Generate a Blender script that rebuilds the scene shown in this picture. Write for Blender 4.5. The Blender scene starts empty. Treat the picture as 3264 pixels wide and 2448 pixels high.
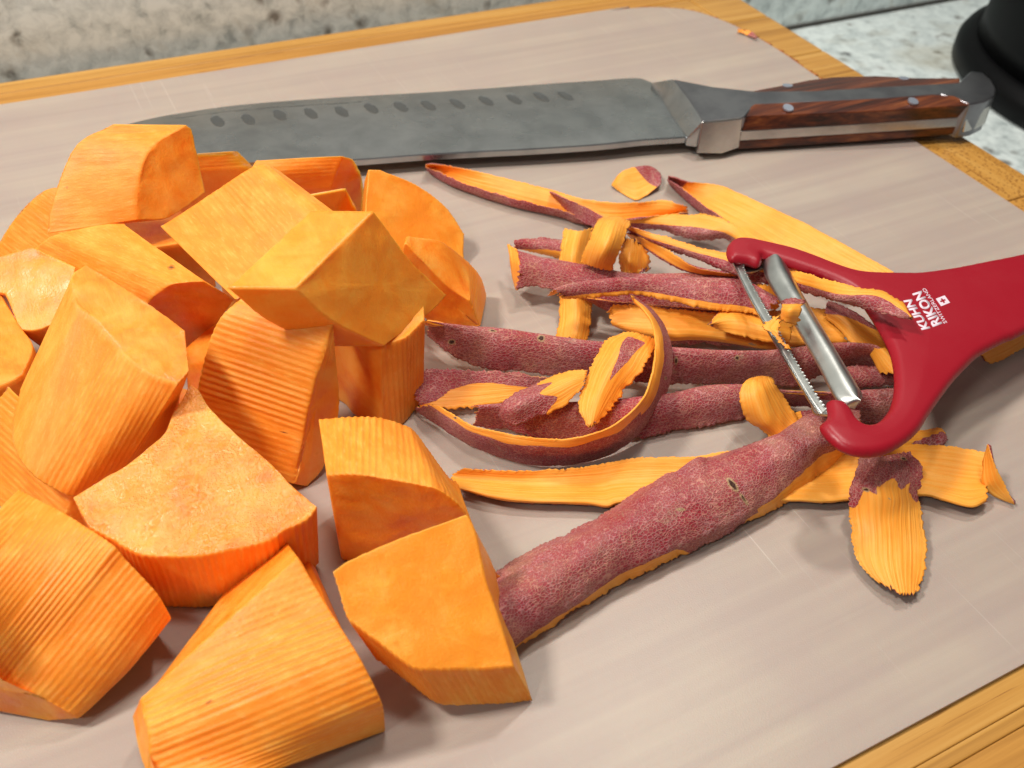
import bpy, bmesh, math, random
from mathutils import Vector, Matrix, noise
import numpy as np
random.seed(7)
SC = bpy.context.scene
COL = SC.collection

# ---------------------------------------------------------------- camera
F = 3108.0 / 3264.0
CX, CY, FP = 1632.0, 1224.0, 3108.0
_u = np.array([7576., -2333., FP]); _v = np.array([-2213., -3046., FP])
_u /= np.linalg.norm(_u); _v -= _u * (_u @ _v); _v /= np.linalg.norm(_v)
_n = np.cross(_u, _v)
RM = np.array([_u, _v, _n])            # world = RM @ camera(x right, y down, z forward)
CAM = np.array([0., 0., 0.20])
cam = bpy.data.cameras.new('camera'); camo = bpy.data.objects.new('camera', cam); COL.objects.link(camo)
cx_, cy_, cz_ = RM[:, 0], -RM[:, 1], -RM[:, 2]
camo.matrix_world = Matrix(((cx_[0], cy_[0], cz_[0], CAM[0]), (cx_[1], cy_[1], cz_[1], CAM[1]),
                            (cx_[2], cy_[2], cz_[2], CAM[2]), (0, 0, 0, 1)))
cam.sensor_width = 4.54; cam.sensor_fit = 'HORIZONTAL'; cam.lens = F * 4.54
cam.clip_start = 0.01; cam.clip_end = 20
cam.dof.use_dof = True; cam.dof.focus_distance = 0.268; cam.dof.aperture_fstop = 2.6
SC.camera = camo

# ---------------------------------------------------------------- light
w = bpy.data.worlds.new('World'); SC.world = w; w.use_nodes = True
bg = w.node_tree.nodes['Background']
bg.inputs[0].default_value = (1.0, 0.93, 0.86, 1); bg.inputs[1].default_value = 0.14
def area(name, loc, target, size, power, col, sy=None):
    l = bpy.data.lights.new(name, 'AREA'); l.energy = power; l.color = col; l.size = size
    if sy: l.shape = 'RECTANGLE'; l.size_y = sy
    o = bpy.data.objects.new(name, l); COL.objects.link(o); o.location = loc
    o.rotation_euler = (Vector(target) - Vector(loc)).to_track_quat('-Z', 'Y').to_euler()
    return o
area('key_lamp_left', (-0.42, 0.34, 0.82), (0.08, 0.18, 0), 0.12, 7.1, (1, 0.945, 0.87))
area('cabinet_lamp_right', (0.36, 0.37, 0.66), (0.20, 0.15, 0), 0.06, 1.9, (1, 0.94, 0.86))
area('ceiling_lamp_middle', (0.12, 0.22, 1.25), (0.12, 0.18, 0), 0.16, 4.6, (1, 0.95, 0.89))
area('ceiling_lamp_left', (-0.75, -0.20, 1.0), (0.1, 0.2, 0), 0.16, 3.4, (1, 0.95, 0.9))
SC.view_settings.view_transform = 'Standard'; SC.view_settings.look = 'None'
SC.view_settings.exposure = 0.0; SC.view_settings.gamma = 1.0
SC.render.film_transparent = False

# ---------------------------------------------------------------- helpers
def ray(px, py):
    return RM @ np.array([px - CX, py - CY, FP])
def V(px, py, z=0.0):
    """point of the place seen at photo position (px,py), at height z cm above the mat"""
    d = ray(px, py); t = (z * 0.01 - CAM[2]) / d[2]
    return CAM + d * t
def onplane(px, py, p0, n):
    d = ray(px, py); t = ((p0 - CAM) @ n) / (d @ n)
    return CAM + d * t
def proj(p):
    c = RM.T @ (np.asarray(p) - CAM); return CX + FP * c[0] / c[2], CY + FP * c[1] / c[2]
def spotval(P, spots, org=0):
    out = np.zeros(len(P))
    if not spots: return out
    c = (np.asarray(P) + org - CAM) @ RM; X = CX + FP * c[:, 0] / c[:, 2]; Y = CY + FP * c[:, 1] / c[:, 2]
    for x, y, rx, ry, a in spots:
        a = math.radians(a); dx = X - x; dy = Y - y
        u = (dx * math.cos(a) + dy * math.sin(a)) / rx; v = (-dx * math.sin(a) + dy * math.cos(a)) / ry
        out = np.maximum(out, np.clip(1.25 - np.sqrt(u * u + v * v), 0, 1))
    return out
def nrm(a):
    l = np.linalg.norm(a); return a / l if l > 1e-12 else a
def link(name, me, mats=(), parent=None, smooth=True):
    o = bpy.data.objects.new(name, me); COL.objects.link(o)
    for m in mats: me.materials.append(m)
    if smooth:
        me.polygons.foreach_set('use_smooth', [True] * len(me.polygons))
    if parent: o.parent = parent
    return o
def tag(o, label, cat, group=None, kind=None):
    if label: o['label'] = label
    if cat: o['category'] = cat
    if group: o['group'] = group
    if kind: o['kind'] = kind
    return o
def fix_normals(me):
    bm = bmesh.new(); bm.from_mesh(me); bmesh.ops.recalc_face_normals(bm, faces=bm.faces); bm.to_mesh(me); bm.free()
def nz(p, s, seed=0.0):
    return noise.noise(Vector((p[0] * s + seed, p[1] * s - seed * .7, p[2] * s + seed * 1.3)))
def fbm(p, s, seed=0.0, o=3):
    a = 0; k = 1
    for i in range(o): a += nz(p, s * k, seed + i * 9.1) / k; k *= 2
    return a

def catmull(p0, p1, p2, p3, t):
    return .5 * ((2 * p1) + (-p0 + p2) * t + (2 * p0 - 5 * p1 + 4 * p2 - p3) * t * t + (-p0 + 3 * p1 - 3 * p2 + p3) * t ** 3)
def respl(P, N):
    """catmull-rom resample by arc length"""
    P = [np.array(p) for p in P]
    if len(P) == 1: return np.array([P[0]] * N)
    Q = [2 * P[0] - P[1]] + P + [2 * P[-1] - P[-2]]; dense = []
    for i in range(1, len(Q) - 2):
        for k in range(12): dense.append(catmull(Q[i - 1], Q[i], Q[i + 1], Q[i + 2], k / 12))
    dense.append(P[-1]); D = np.array(dense)
    L = np.concatenate([[0], np.cumsum(np.linalg.norm(np.diff(D, axis=0), axis=1))]); t = np.linspace(0, L[-1], N)
    return np.stack([np.interp(t, L, D[:, i]) for i in range(3)], axis=1)

# ---------------------------------------------------------------- materials
class NT:
    def __init__(s, name):
        s.m = bpy.data.materials.new(name); s.m.use_nodes = True; s.t = s.m.node_tree
        s.b = s.t.nodes['Principled BSDF']
    def n(s, typ, **k):
        x = s.t.nodes.new(typ)
        for a, v in k.items():
            if a in x.inputs: x.inputs[a].default_value = v
            else: setattr(x, a, v)
        return x
    def l(s, a, b): s.t.links.new(a, b)
    def coord(s, kind='Object', scale=(1, 1, 1), rot=(0, 0, 0)):
        tc = s.n('ShaderNodeTexCoord'); mp = s.n('ShaderNodeMapping')
        s.l(tc.outputs[kind], mp.inputs[0]); mp.inputs['Scale'].default_value = scale; mp.inputs['Rotation'].default_value = rot
        return mp.outputs[0]
    def noise(s, co, scale, detail=4, rough=.55, dist=0):
        x = s.n('ShaderNodeTexNoise'); x.inputs['Scale'].default_value = scale; x.inputs['Detail'].default_value = detail
        x.inputs['Roughness'].default_value = rough; x.inputs['Distortion'].default_value = dist
        s.l(co, x.inputs['Vector']); return x.outputs['Fac']
    def ramp(s, f, stops, interp='LINEAR'):
        x = s.n('ShaderNodeValToRGB'); cr = x.color_ramp; cr.interpolation = interp
        while len(cr.elements) < len(stops): cr.elements.new(.5)
        for e, (p, c) in zip(cr.elements, stops):
            e.position = p; e.color = (c, c, c, 1) if isinstance(c, (int, float)) else (*c, 1)
        s.l(f, x.inputs[0]); return x.outputs[0]
    def mix(s, f, a, b, mode='MIX'):
        x = s.n('ShaderNodeMix', data_type='RGBA', blend_type=mode)
        for i, v in ((0, f), (6, a), (7, b)):
            if isinstance(v, (int, float)): x.inputs[i].default_value = v if i == 0 else (v, v, v, 1)
            elif isinstance(v, tuple): x.inputs[i].default_value = (*v, 1)
            else: s.l(v, x.inputs[i])
        return x.outputs[2]
    def math(s, op, a, b=None, clamp=False):
        x = s.n('ShaderNodeMath', operation=op, use_clamp=clamp)
        for i, v in ((0, a), (1, b)):
            if v is None: continue
            if isinstance(v, (int, float)): x.inputs[i].default_value = v
            else: s.l(v, x.inputs[i])
        return x.outputs[0]
    def bump(s, h, dist, strength=1, prev=None):
        x = s.n('ShaderNodeBump'); x.inputs['Distance'].default_value = dist; x.inputs['Strength'].default_value = strength
        s.l(h, x.inputs['Height'])
        if prev: s.l(prev, x.inputs['Normal'])
        return x.outputs[0]
    def out(s, col=None, rough=None, normal=None, **k):
        for a, v in (('Base Color', col), ('Roughness', rough), ('Normal', normal)):
            if v is None: continue
            if isinstance(v, tuple): s.b.inputs[a].default_value = (*v, 1)
            elif isinstance(v, (int, float)): s.b.inputs[a].default_value = v
            else: s.l(v, s.b.inputs[a])
        for a, v in k.items(): s.b.inputs[a.replace('_', ' ')].default_value = v
        return s.m

FL_L = (0.95, 0.385, 0.056); FL_M = (0.93, 0.290, 0.022); FL_D = (0.86, 0.195, 0.008)
def sss(m, w=.35, sc=.004):
    m.b.inputs['Subsurface Weight'].default_value = w
    m.b.inputs['Subsurface Radius'].default_value = (1.0, .42, .12); m.b.inputs['Subsurface Scale'].default_value = sc
def mat_peeled():
    m = NT('sweet_potato_peeled_flesh'); uv = m.coord('UV', (1, 1, 1))
    st = m.coord('UV', (1700, 330, 1)); fine = m.noise(st, 1, 3, .6)
    br = m.noise(m.coord('UV', (260, 110, 1)), 1, 3, .6)
    oc = m.coord('Object'); big = m.noise(oc, 60, 3, .5)
    f = m.math('ADD', m.math('MULTIPLY', br, .62), m.math('MULTIPLY', big, .38))
    c = m.ramp(f, [(.34, (.88, .245, .015)), (.48, FL_M), (.64, FL_L)])
    c = m.mix(m.ramp(fine, [(.35, .25), (.6, 0.0)]), c, (0.86, .28, .03))
    c = m.mix(m.ramp(fine, [(.55, 0.0), (.75, .45)]), c, (.97, .52, .15))
    # rare brown pits
    vo = m.n('ShaderNodeTexVoronoi', feature='F1'); vo.inputs['Scale'].default_value = 75; m.l(oc, vo.inputs['Vector'])
    pit = m.ramp(vo.outputs['Distance'], [(.03, 1.0), (.07, 0.0)])
    sel = m.ramp(m.noise(oc, 45, 1), [(.62, 0.0), (.66, .8)])
    c = m.mix(m.math('MULTIPLY', pit, sel), c, (.30, .09, .01))
    sp = m.n('ShaderNodeAttribute', attribute_name='spot'); sj = m.math('ADD', sp.outputs['Fac'], m.math('MULTIPLY', m.math('SUBTRACT', m.noise(oc, 900, 2), .5), .6))
    sj = m.math('MULTIPLY', sj, m.ramp(sp.outputs['Fac'], [(.02, 0.0), (.12, 1.0)]))
    c = m.mix(m.ramp(sj, [(.25, 0.0), (.50, .8)]), c, (.42, .13, .02)); c = m.mix(m.ramp(sj, [(.62, 0.0), (.8, .9)]), c, (.10, .045, .015))
    h = m.math('ADD', m.math('MULTIPLY', fine, .5), m.math('MULTIPLY', m.noise(oc, 1800, 2), .35))
    sss(m); return m.out(c, m.ramp(big, [(.3, .42), (.7, .62)]), m.bump(h, .00022, .8), Specular_IOR_Level=.35)
def mat_cut(name, wet=0.0, yellow=0.0):
    m = NT(name); oc = m.coord('Object'); big = m.noise(oc, 75, 3, .55, .6); md = m.noise(oc, 330, 4, .6)
    st = m.noise(m.coord('Object', (1400, 260, 500), (.5, .3, .9)), 1, 3, .6)
    f = m.math('ADD', m.math('MULTIPLY', big, .7), m.math('ADD', m.math('MULTIPLY', md, .15), m.math('MULTIPLY', st, .15)))
    lo = FL_M if yellow else FL_D; hi = (.95, .405, .050) if yellow else FL_L
    c = m.ramp(f, [(.36, lo), (.48, (.94, .315, .024) if yellow else FL_M), (.62, hi)])
    vo = m.n('ShaderNodeTexVoronoi', feature='F1'); vo.inputs['Scale'].default_value = 260; m.l(oc, vo.inputs['Vector'])
    c = m.mix(m.math('MULTIPLY', m.ramp(vo.outputs['Distance'], [(.08, .55), (.24, 0.0)]), m.ramp(md, [(.45, 0.0), (.6, 1.0)])), c, (.80, .25, .012))
    h = m.math('ADD', m.math('MULTIPLY', st, .5), m.math('MULTIPLY', m.noise(oc, 1500, 3), .6))
    sss(m)
    if wet:
        r = m.ramp(m.noise(oc, 170, 3), [(.42, .30), (.58, .10)])
        wb = m.noise(oc, 1300, 2, .6)
        c = m.mix(m.ramp(m.noise(oc, 55, 3), [(.42, .0), (.60, .75)]), c, (.96, .46, .085))
        nn = m.bump(wb, .00065, 1.0, m.bump(h, .0003, .8))
        return m.out(c, r, nn, Specular_IOR_Level=.8)
    gl = m.noise(oc, 1600, 2, .6); pt = m.ramp(m.noise(oc, 120, 3), [(.50, 0.0), (.60, 1.0)])
    return m.out(c, m.mix(pt, m.ramp(big, [(.3, .36), (.7, .50)]), .31), m.bump(gl, .00009, .8, m.bump(h, .00016, .8)), Specular_IOR_Level=.45)
M_PEELED = mat_peeled(); M_CUT = mat_cut('sweet_potato_cut_flesh'); M_WET = mat_cut('sweet_potato_wet_cut_flesh', wet=1); M_YEL = mat_cut('sweet_potato_yellow_cut_flesh', yellow=1)

def mat_peel():
    """one material for every paring: the mesh attribute says where skin is left on the flesh"""
    m = NT('sweet_potato_paring')
    at = m.n('ShaderNodeAttribute', attribute_name='skin'); uv = m.coord('UV', (1, 1, 1)); oc = m.coord('Object')
    jag = m.noise(m.coord('UV', (420, 1500, 1)), 1, 2, .6)
    sk = m.math('ADD', at.outputs['Fac'], m.math('MULTIPLY', m.math('SUBTRACT', jag, .5), .55))
    mask = m.ramp(sk, [(.47, 0.0), (.53, 1.0)])
    # flesh
    st = m.noise(m.coord('UV', (45, 1500, 1)), 1, 3, .5); big = m.noise(oc, 70, 3)
    fc = m.ramp(m.math('ADD', m.math('MULTIPLY', st, .55), m.math('MULTIPLY', big, .45)),
                [(.34, (.90, .29, .022)), (.48, (.94, .365, .040)), (.66, (.96, .45, .085))])
    fh = st
    # skin: pale net over red cells
    cuv = m.coord('UV', (1.0, 1.5, 1)); wn = m.n('ShaderNodeTexNoise'); wn.inputs['Scale'].default_value = 500; m.l(cuv, wn.inputs['Vector'])
    wv = m.n('ShaderNodeVectorMath', operation='MULTIPLY_ADD'); m.l(wn.outputs['Color'], wv.inputs[0]); wv.inputs[1].default_value = (.0010, .0010, 0); m.l(cuv, wv.inputs[2])
    vo = m.n('ShaderNodeTexVoronoi', feature='DISTANCE_TO_EDGE'); vo.inputs['Scale'].default_value = 900; m.l(wv.outputs[0], vo.inputs['Vector'])
    net = m.ramp(vo.outputs['Distance'], [(.02, 1.0), (.15, 0.0)])
    b1 = m.noise(oc, 55, 4, .6); b2 = m.noise(oc, 130, 4, .6, .5)
    base = m.ramp(b1, [(.36, (.33, .018, .030)), (.43, (.33, .034, .050)), (.50, (.36, .062, .068)), (.60, (.37, .095, .085)), (.70, (.36, .145, .10))])
    base = m.mix(m.ramp(b2, [(.54, 0.0), (.68, .65)]), base, (.34, .012, .026))
    lst = m.noise(m.coord('UV', (120, 1100, 1)), 1, 3, .6)
    base = m.mix(m.ramp(lst, [(.50, 0.0), (.68, .35)]), base, (.44, .17, .15)); base = m.mix(m.ramp(lst, [(.30, .45), (.44, 0.0)]), base, (.20, .018, .022))
    netc = m.ramp(b2, [(.35, (.60, .29, .20)), (.65, (.58, .27, .28))])
    netf = m.math('MULTIPLY', net, m.ramp(b1, [(.34, .50), (.58, .85)]))
    s = m.mix(netf, base, netc)
    s = m.mix(m.ramp(m.noise(oc, 210, 4, .65, .8), [(.63, 0.0), (.72, .55)]), s, (.40, .27, .17))
    s = m.mix(m.ramp(m.noise(m.coord('UV', (150, 900, 1)), 1, 3), [(.25, .45), (.42, 0.0)]), s, (.12, .015, .02))
    col = m.mix(mask, fc, s)
    # dark bruised lip right at the border of the skin
    lip = m.ramp(sk, [(.40, 0.0), (.47, .45), (.53, 0.0)])
    col = m.mix(lip, col, (.45, .12, .02))
    sp = m.n('ShaderNodeAttribute', attribute_name='spot'); sj = m.math('ADD', sp.outputs['Fac'], m.math('MULTIPLY', m.math('SUBTRACT', m.noise(oc, 900, 2), .5), .6))
    sj = m.math('MULTIPLY', sj, m.ramp(sp.outputs['Fac'], [(.02, 0.0), (.12, 1.0)]))
    col = m.mix(m.ramp(sj, [(.20, 0.0), (.38, .9)]), col, (.46, .30, .16)); col = m.mix(m.ramp(sj, [(.55, 0.0), (.75, 1.0)]), col, (.06, .022, .012))
    h = m.mix(mask, fh, m.math('ADD', m.math('MULTIPLY', net, .7), m.math('MULTIPLY', b2, .8)))
    sss(m, .15, .002)
    return m.out(col, m.mix(mask, .50, .58), m.bump(h, .0003, .75), Specular_IOR_Level=.38)
M_PEEL = mat_peel()
# ---------------------------------------------------------------- setting
ZC = -.049                                   # counter level; the board is a thick block
WALLY = float(V(2594, 79, ZC * 100)[1])
def box(name, x0, x1, y0, y1, z0, z1, m, parent=None, bev=0.0, seg=2):
    bm = bmesh.new(); bmesh.ops.create_cube(bm, size=1)
    for v in bm.verts: v.co = Vector(((x0 + x1) / 2 + v.co.x * (x1 - x0), (y0 + y1) / 2 + v.co.y * (y1 - y0), (z0 + z1) / 2 + v.co.z * (z1 - z0)))
    if bev: bmesh.ops.bevel(bm, geom=bm.edges[:], offset=bev, segments=seg, affect='EDGES', profile=.5)
    me = bpy.data.meshes.new(name); bm.to_mesh(me); bm.free()
    o = link(name, me, [m], parent, smooth=False); return o
def mat_granite(name, k=1.0):
    m = NT(name); oc = m.coord('Object')
    a = m.noise(oc, 38, 5, .6, .3); b = m.noise(oc, 130, 5, .65, .4); c = m.noise(oc, 14, 3)
    col = m.ramp(b, [(.30, (.28 * k, .33 * k, .335 * k)), (.42, (.44 * k, .50 * k, .50 * k)), (.60, (.58 * k, .645 * k, .64 * k))])
    col = m.mix(m.ramp(a, [(.56, 0.0), (.66, .5)]), col, (.33 * k, .34 * k, .30 * k))
    vo = m.n('ShaderNodeTexVoronoi', feature='F1'); vo.inputs['Scale'].default_value = 70; m.l(oc, vo.inputs['Vector'])
    d = m.math('MULTIPLY', m.ramp(vo.outputs['Distance'], [(.12, 1.0), (.34, 0.0)]), m.ramp(m.noise(oc, 95, 3), [(.46, 0.0), (.58, .8)]))
    col = m.mix(d, col, (.10, .085, .07))
    vo2 = m.n('ShaderNodeTexVoronoi', feature='F1'); vo2.inputs['Scale'].default_value = 24; m.l(oc, vo2.inputs['Vector'])
    d2 = m.math('MULTIPLY', m.ramp(m.math('ADD', vo2.outputs['Distance'], m.math('MULTIPLY', b, .25)), [(.20, 1.0), (.27, 0.0)]), m.ramp(m.noise(oc, 33, 2), [(.50, 0.0), (.56, 1.0)]))
    col = m.mix(d2, col, (.045, .04, .04))
    col = m.mix(m.ramp(c, [(.60, 0.0), (.72, .35)]), col, (.34, .29, .17))
    return m.out(col, .28, m.bump(b, .0002, .3), Specular_IOR_Level=.4)
MG = mat_granite('granite_counter_speckle', 1.15); MGW = mat_granite('granite_backsplash_speckle', 1.5)
ct = box('countertop', -1.2, 1.6, -.6, WALLY + .02, ZC - .03, ZC, MG); tag(ct, None, None, kind='structure')
# backsplash slab with a slight grout recess at its foot
sp = box('backsplash', -1.2, 1.6, WALLY, WALLY + .02, ZC + .0012, ZC + .50, MGW, bev=.0006); tag(sp, 'speckled grey granite backsplash standing behind the board', 'backsplash')
m = NT('dark_grout'); MGR = m.out((.06, .058, .052), .8)
gr = box('grout_joint', -1.2, 1.6, WALLY - .0016, WALLY + .012, ZC - .001, ZC + .0022, MGR, parent=sp)

def mat_bamboo(name, along='x', dots=0.0, tone=1.0):
    m = NT(name); r = (0, 0, 0)
    sc = (9, 420, 420) if along == 'x' else (420, 9, 420)
    sc2 = (3, 95, 95) if along == 'x' else (95, 3, 95)
    f = m.noise(m.coord('Object', sc), 1, 4, .65); g = m.noise(m.coord('Object', sc2), 1, 3, .6)
    oi = m.n('ShaderNodeObjectInfo')
    c = m.ramp(m.math('ADD', m.math('MULTIPLY', f, .5), m.math('MULTIPLY', g, .5)), [(.36, (.34 * tone, .155 * tone, .026 * tone)), (.48, (.55 * tone, .275 * tone, .055 * tone)), (.62, (.66 * tone, .37 * tone, .095 * tone))])
    c = m.mix(m.ramp(oi.outputs['Random'], [(0, 0.0), (1, .35)]), c, (.50, .21, .035))
    dk = m.ramp(m.noise(m.coord('Object', (26, 900, 900) if along == 'x' else (900, 26, 900)), 1, 3, .6), [(.30, .75), (.38, 0.0)])
    c = m.mix(dk, c, (.22, .075, .012))
    if dots:
        vo = m.n('ShaderNodeTexVoronoi', feature='F1'); vo.inputs['Scale'].default_value = 620; m.l(m.coord('Object'), vo.inputs['Vector'])
        c = m.mix(m.math('MULTIPLY', m.ramp(vo.outputs['Distance'], [(.16, 1.0), (.42, 0.0)]), dots), c, (.20, .07, .012))
    return m.out(c, .38, m.bump(f, .00012, .6), Specular_IOR_Level=.45)
MBX = mat_bamboo('bamboo_grain_along', 'x', tone=.88); MBY = mat_bamboo('bamboo_grain_across', 'x', tone=.86); MBD = mat_bamboo('bamboo_end_grain', 'y', dots=.85, tone=.9)
board = bpy.data.objects.new('cutting_board', None); COL.objects.link(board); board.location = (.1, .2, ZC + .001)
tag(board, 'thick bamboo cutting board with a pale mat laid on it, filling the picture', 'cutting board')
BX0, BX1, BY0, BY1, BT = -.26, .3635, -.035, .4485, -.0014
def bplank(name, x0, x1, y0, y1, m, z1=BT, bev=.0008):
    o = box(name, x0, x1, y0, y1, ZC + .001, z1, m, bev=bev, seg=3); o.parent = board; o.matrix_parent_inverse = Matrix.Translation(-board.location); return o
me_off = .00025
# back rail, right rail (end-grain block in it), front strips
bplank('bamboo_rail', BX0, BX1, .4365, BY1, MBX, bev=.0028); bplank('bamboo_rail', BX0, BX1 - .0002, .4235, .4363, MBX)
bplank('bamboo_core', BX0, .3355, .054, .4233, MBX, z1=BT - .0002)
ys = [.054, .110, .165, .205, .262, .300, .345, .390, .4233]
for i in range(len(ys) - 1):
    bplank('bamboo_block', .3357, BX1, ys[i] + me_off, ys[i + 1] - me_off, MBD if i in (2, 3, 4) else MBY, bev=.0009)
yy = BY0; k = 0; rs = random.Random(5)
while yy < .0535:
    wd = rs.choice([.0035, .006, .0085, .011]); wd = min(wd, .0538 - yy)
    bplank('bamboo_strip', BX0, BX1, yy + .00006, yy + wd - .00006, MBX, z1=BT - rs.random() * .00018, bev=.0004); yy += wd

# translucent mat
def mat_mat():
    m = NT('frosted_plastic_mat')
    f = m.noise(m.coord('Object', (6, 190, 1), (0, 0, 0)), 1, 3, .5, .15); g = m.noise(m.coord('Object', (3, 48, 1)), 1, 3, .5)
    v = m.math('ADD', m.math('MULTIPLY', f, .5), m.math('MULTIPLY', g, .5))
    c = m.ramp(v, [(.32, (.362, .290, .250)), (.48, (.408, .334, .282)), (.64, (.452, .380, .312))])
    c = m.mix(m.ramp(m.noise(m.coord('Object'), 22, 3), [(.40, .35), (.60, 0.0)]), c, (.365, .285, .262))
    # knife scratches
    s = None
    for rz, sd in ((.9, 60), (.75, 50), (-.55, 48)):
        n = m.noise(m.coord('Object', (1500, 14, 1), (0, 0, rz)), 1, 1, .5)
        l = m.ramp(n, [(.72, 0.0), (.76, 1.0)]); s = l if s is None else m.math('MAXIMUM', s, l)
    s = m.math('MULTIPLY', s, m.ramp(m.noise(m.coord('Object'), 14, 2), [(.45, 0.0), (.6, .28)]))
    c = m.mix(s, c, (.74, .70, .64))
    gr_ = m.noise(m.coord('Object'), 2600, 2)
    return m.out(c, m.mix(s, .36, .6), m.bump(gr_, .00006, .8), Specular_IOR_Level=.35, Subsurface_Weight=.15, Subsurface_Scale=.003)
MMAT = mat_mat()
out = [(-.24, .051), (.318, .051), (.331, .056), (.3375, .070), (.3375, .30), (.3382, .325), (.3392, .345), (.3385, .366), (.3350, .388), (.3265, .4065), (.3150, .4150), (.303, .4195), (.285, .4218), (.25, .4236), (-.24, .4236)]
cv = []
for i in range(len(out)):
    a = np.array(out[i]); b = np.array(out[(i + 1) % len(out)]); L = np.linalg.norm(b - a)
    n_ = max(1, int(L / .004)) if 4 <= i < 14 else 1
    p0 = np.array(out[i - 1]) if 4 < i < 14 else 2 * a - b; p3 = np.array(out[(i + 2) % len(out)]) if 4 <= i < 13 else 2 * b - a
    for k in range(n_): cv.append(catmull(p0, a, b, p3, k / n_) if 4 <= i < 14 and L < .05 else a + (b - a) * k / n_)
bm = bmesh.new(); vt = [bm.verts.new((p[0], p[1], 0)) for p in cv]; f = bm.faces.new(vt)
ex = bmesh.ops.extrude_face_region(bm, geom=[f]); 
for g in ex['geom']:
    if isinstance(g, bmesh.types.BMVert): g.co.z -= .0011
bmesh.ops.recalc_face_normals(bm, faces=bm.faces)
me = bpy.data.meshes.new('cutting_mat'); bm.to_mesh(me); bm.free()
mt = link('cutting_mat', me, [MMAT], smooth=False)
tag(mt, 'thin frosted beige plastic cutting mat with a rounded far corner lying on the bamboo board', 'cutting mat')
md = mt.modifiers.new('bevel', 'BEVEL'); md.width = .0003; md.segments = 2; md.limit_method = 'ANGLE'
# line of orange crumbs along the far mat edge
m = NT('dried_orange_crumbs'); MCR = m.out((.42, .13, .02), .6)
bm = bmesh.new(); rs = random.Random(9)
def crumb(x, y, z, s):
    r = bmesh.ops.create_icosphere(bm, subdivisions=1, radius=s)
    a = rs.random() * 6
    for v in r['verts']:
        v.co.x *= rs.uniform(.8, 2.2); v.co.y *= rs.uniform(.6, 1.2); v.co.z *= .5
        v.co = Matrix.Rotation(a, 3, 'Z') @ v.co + Vector((x, y, z))
edge = [(.285, .4218), (.303, .4195), (.315, .415), (.3265, .4065), (.335, .388), (.3385, .366), (.3392, .345), (.3382, .325), (.3375, .31)]
for i in range(len(edge) - 1):
    for k in range(26):
        t = rs.random(); x = edge[i][0] * (1 - t) + edge[i + 1][0] * t; y = edge[i][1] * (1 - t) + edge[i + 1][1] * t
        crumb(x + abs(rs.gauss(.0012, .0008)), y + abs(rs.gauss(.0010, .0007)), BT + .0004, rs.uniform(.0004, .0011))
me = bpy.data.meshes.new('orange_crumbs'); bm.to_mesh(me); bm.free()
o = link('orange_crumbs', me, [MCR]); tag(o, 'line of tiny orange and brown crumbs along the rounded far edge of the mat', 'crumbs', kind='stuff')
m = NT('mat_edge_orange_brown'); MJ = m.out((.36, .12, .02), .35)  # narrow orange-brown line along the seam of the mat
bm = bmesh.new(); pv = None
for i in range(len(edge) - 1):
    for k in range(5):
        t = k / 5; x = edge[i][0] * (1 - t) + edge[i + 1][0] * t; y = edge[i][1] * (1 - t) + edge[i + 1][1] * t
        wv = .0012 + .0018 * abs(nz((x * 300, y * 300, 0), 1, 1))
        a = bm.verts.new((x - .0006, y - .0006, BT + .0003)); b = bm.verts.new((x + wv, y + wv, BT + .0003)); c = bm.verts.new((x + wv + .0002, y + wv + .0002, BT - .0002))
        if pv: bm.faces.new((pv[0], pv[1], b, a)); bm.faces.new((pv[1], pv[2], c, b))
        pv = (a, b, c)
me = bpy.data.meshes.new('mat_seam_line'); bm.to_mesh(me); bm.free()
o = link('mat_seam_line', me, [MJ]); tag(o, 'orange-brown line in the seam beside the rounded far corner of the mat', 'juice', kind='stuff')

# ---------------------------------------------------------------- black canister at the far right
m = NT('black_glossy_plastic'); MBK = m.out((.0015, .0015, .002), .5, Specular_IOR_Level=.15)
can = bpy.data.objects.new('black_canister', None); COL.objects.link(can)
c0 = (.603, .307, ZC + .0005); can.location = c0
tag(can, 'black round-footed canister on the counter, cut off by the upper right edge', 'canister')
def lathe(name, prof, m, parent, seg=128):
    bm = bmesh.new(); rings = []
    for r, z in prof: rings.append([bm.verts.new((r * math.cos(2 * math.pi * k / seg), r * math.sin(2 * math.pi * k / seg), z)) for k in range(seg)])
    for a, b in zip(rings, rings[1:]):
        for k in range(seg): bm.faces.new((a[k], a[(k + 1) % seg], b[(k + 1) % seg], b[k]))
    bm.faces.new(rings[0]); bm.faces.new(rings[-1]); bmesh.ops.recalc_face_normals(bm, faces=bm.faces)
    me = bpy.data.meshes.new(name); bm.to_mesh(me); bm.free(); return link(name, me, [m], parent)
lathe('foot', [(.115, 0), (.117, .002), (.117, .010), (.1145, .0145), (.110, .0168), (.108, .0172)], MBK, can)
lathe('body', [(.107, .0173), (.106, .03), (.105, .12), (.105, .19), (.095, .197)], MBK, can)
lathe('lid', [(.070, .1972), (.082, .1975), (.082, .212), (.060, .220)], MBK, can)

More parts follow.
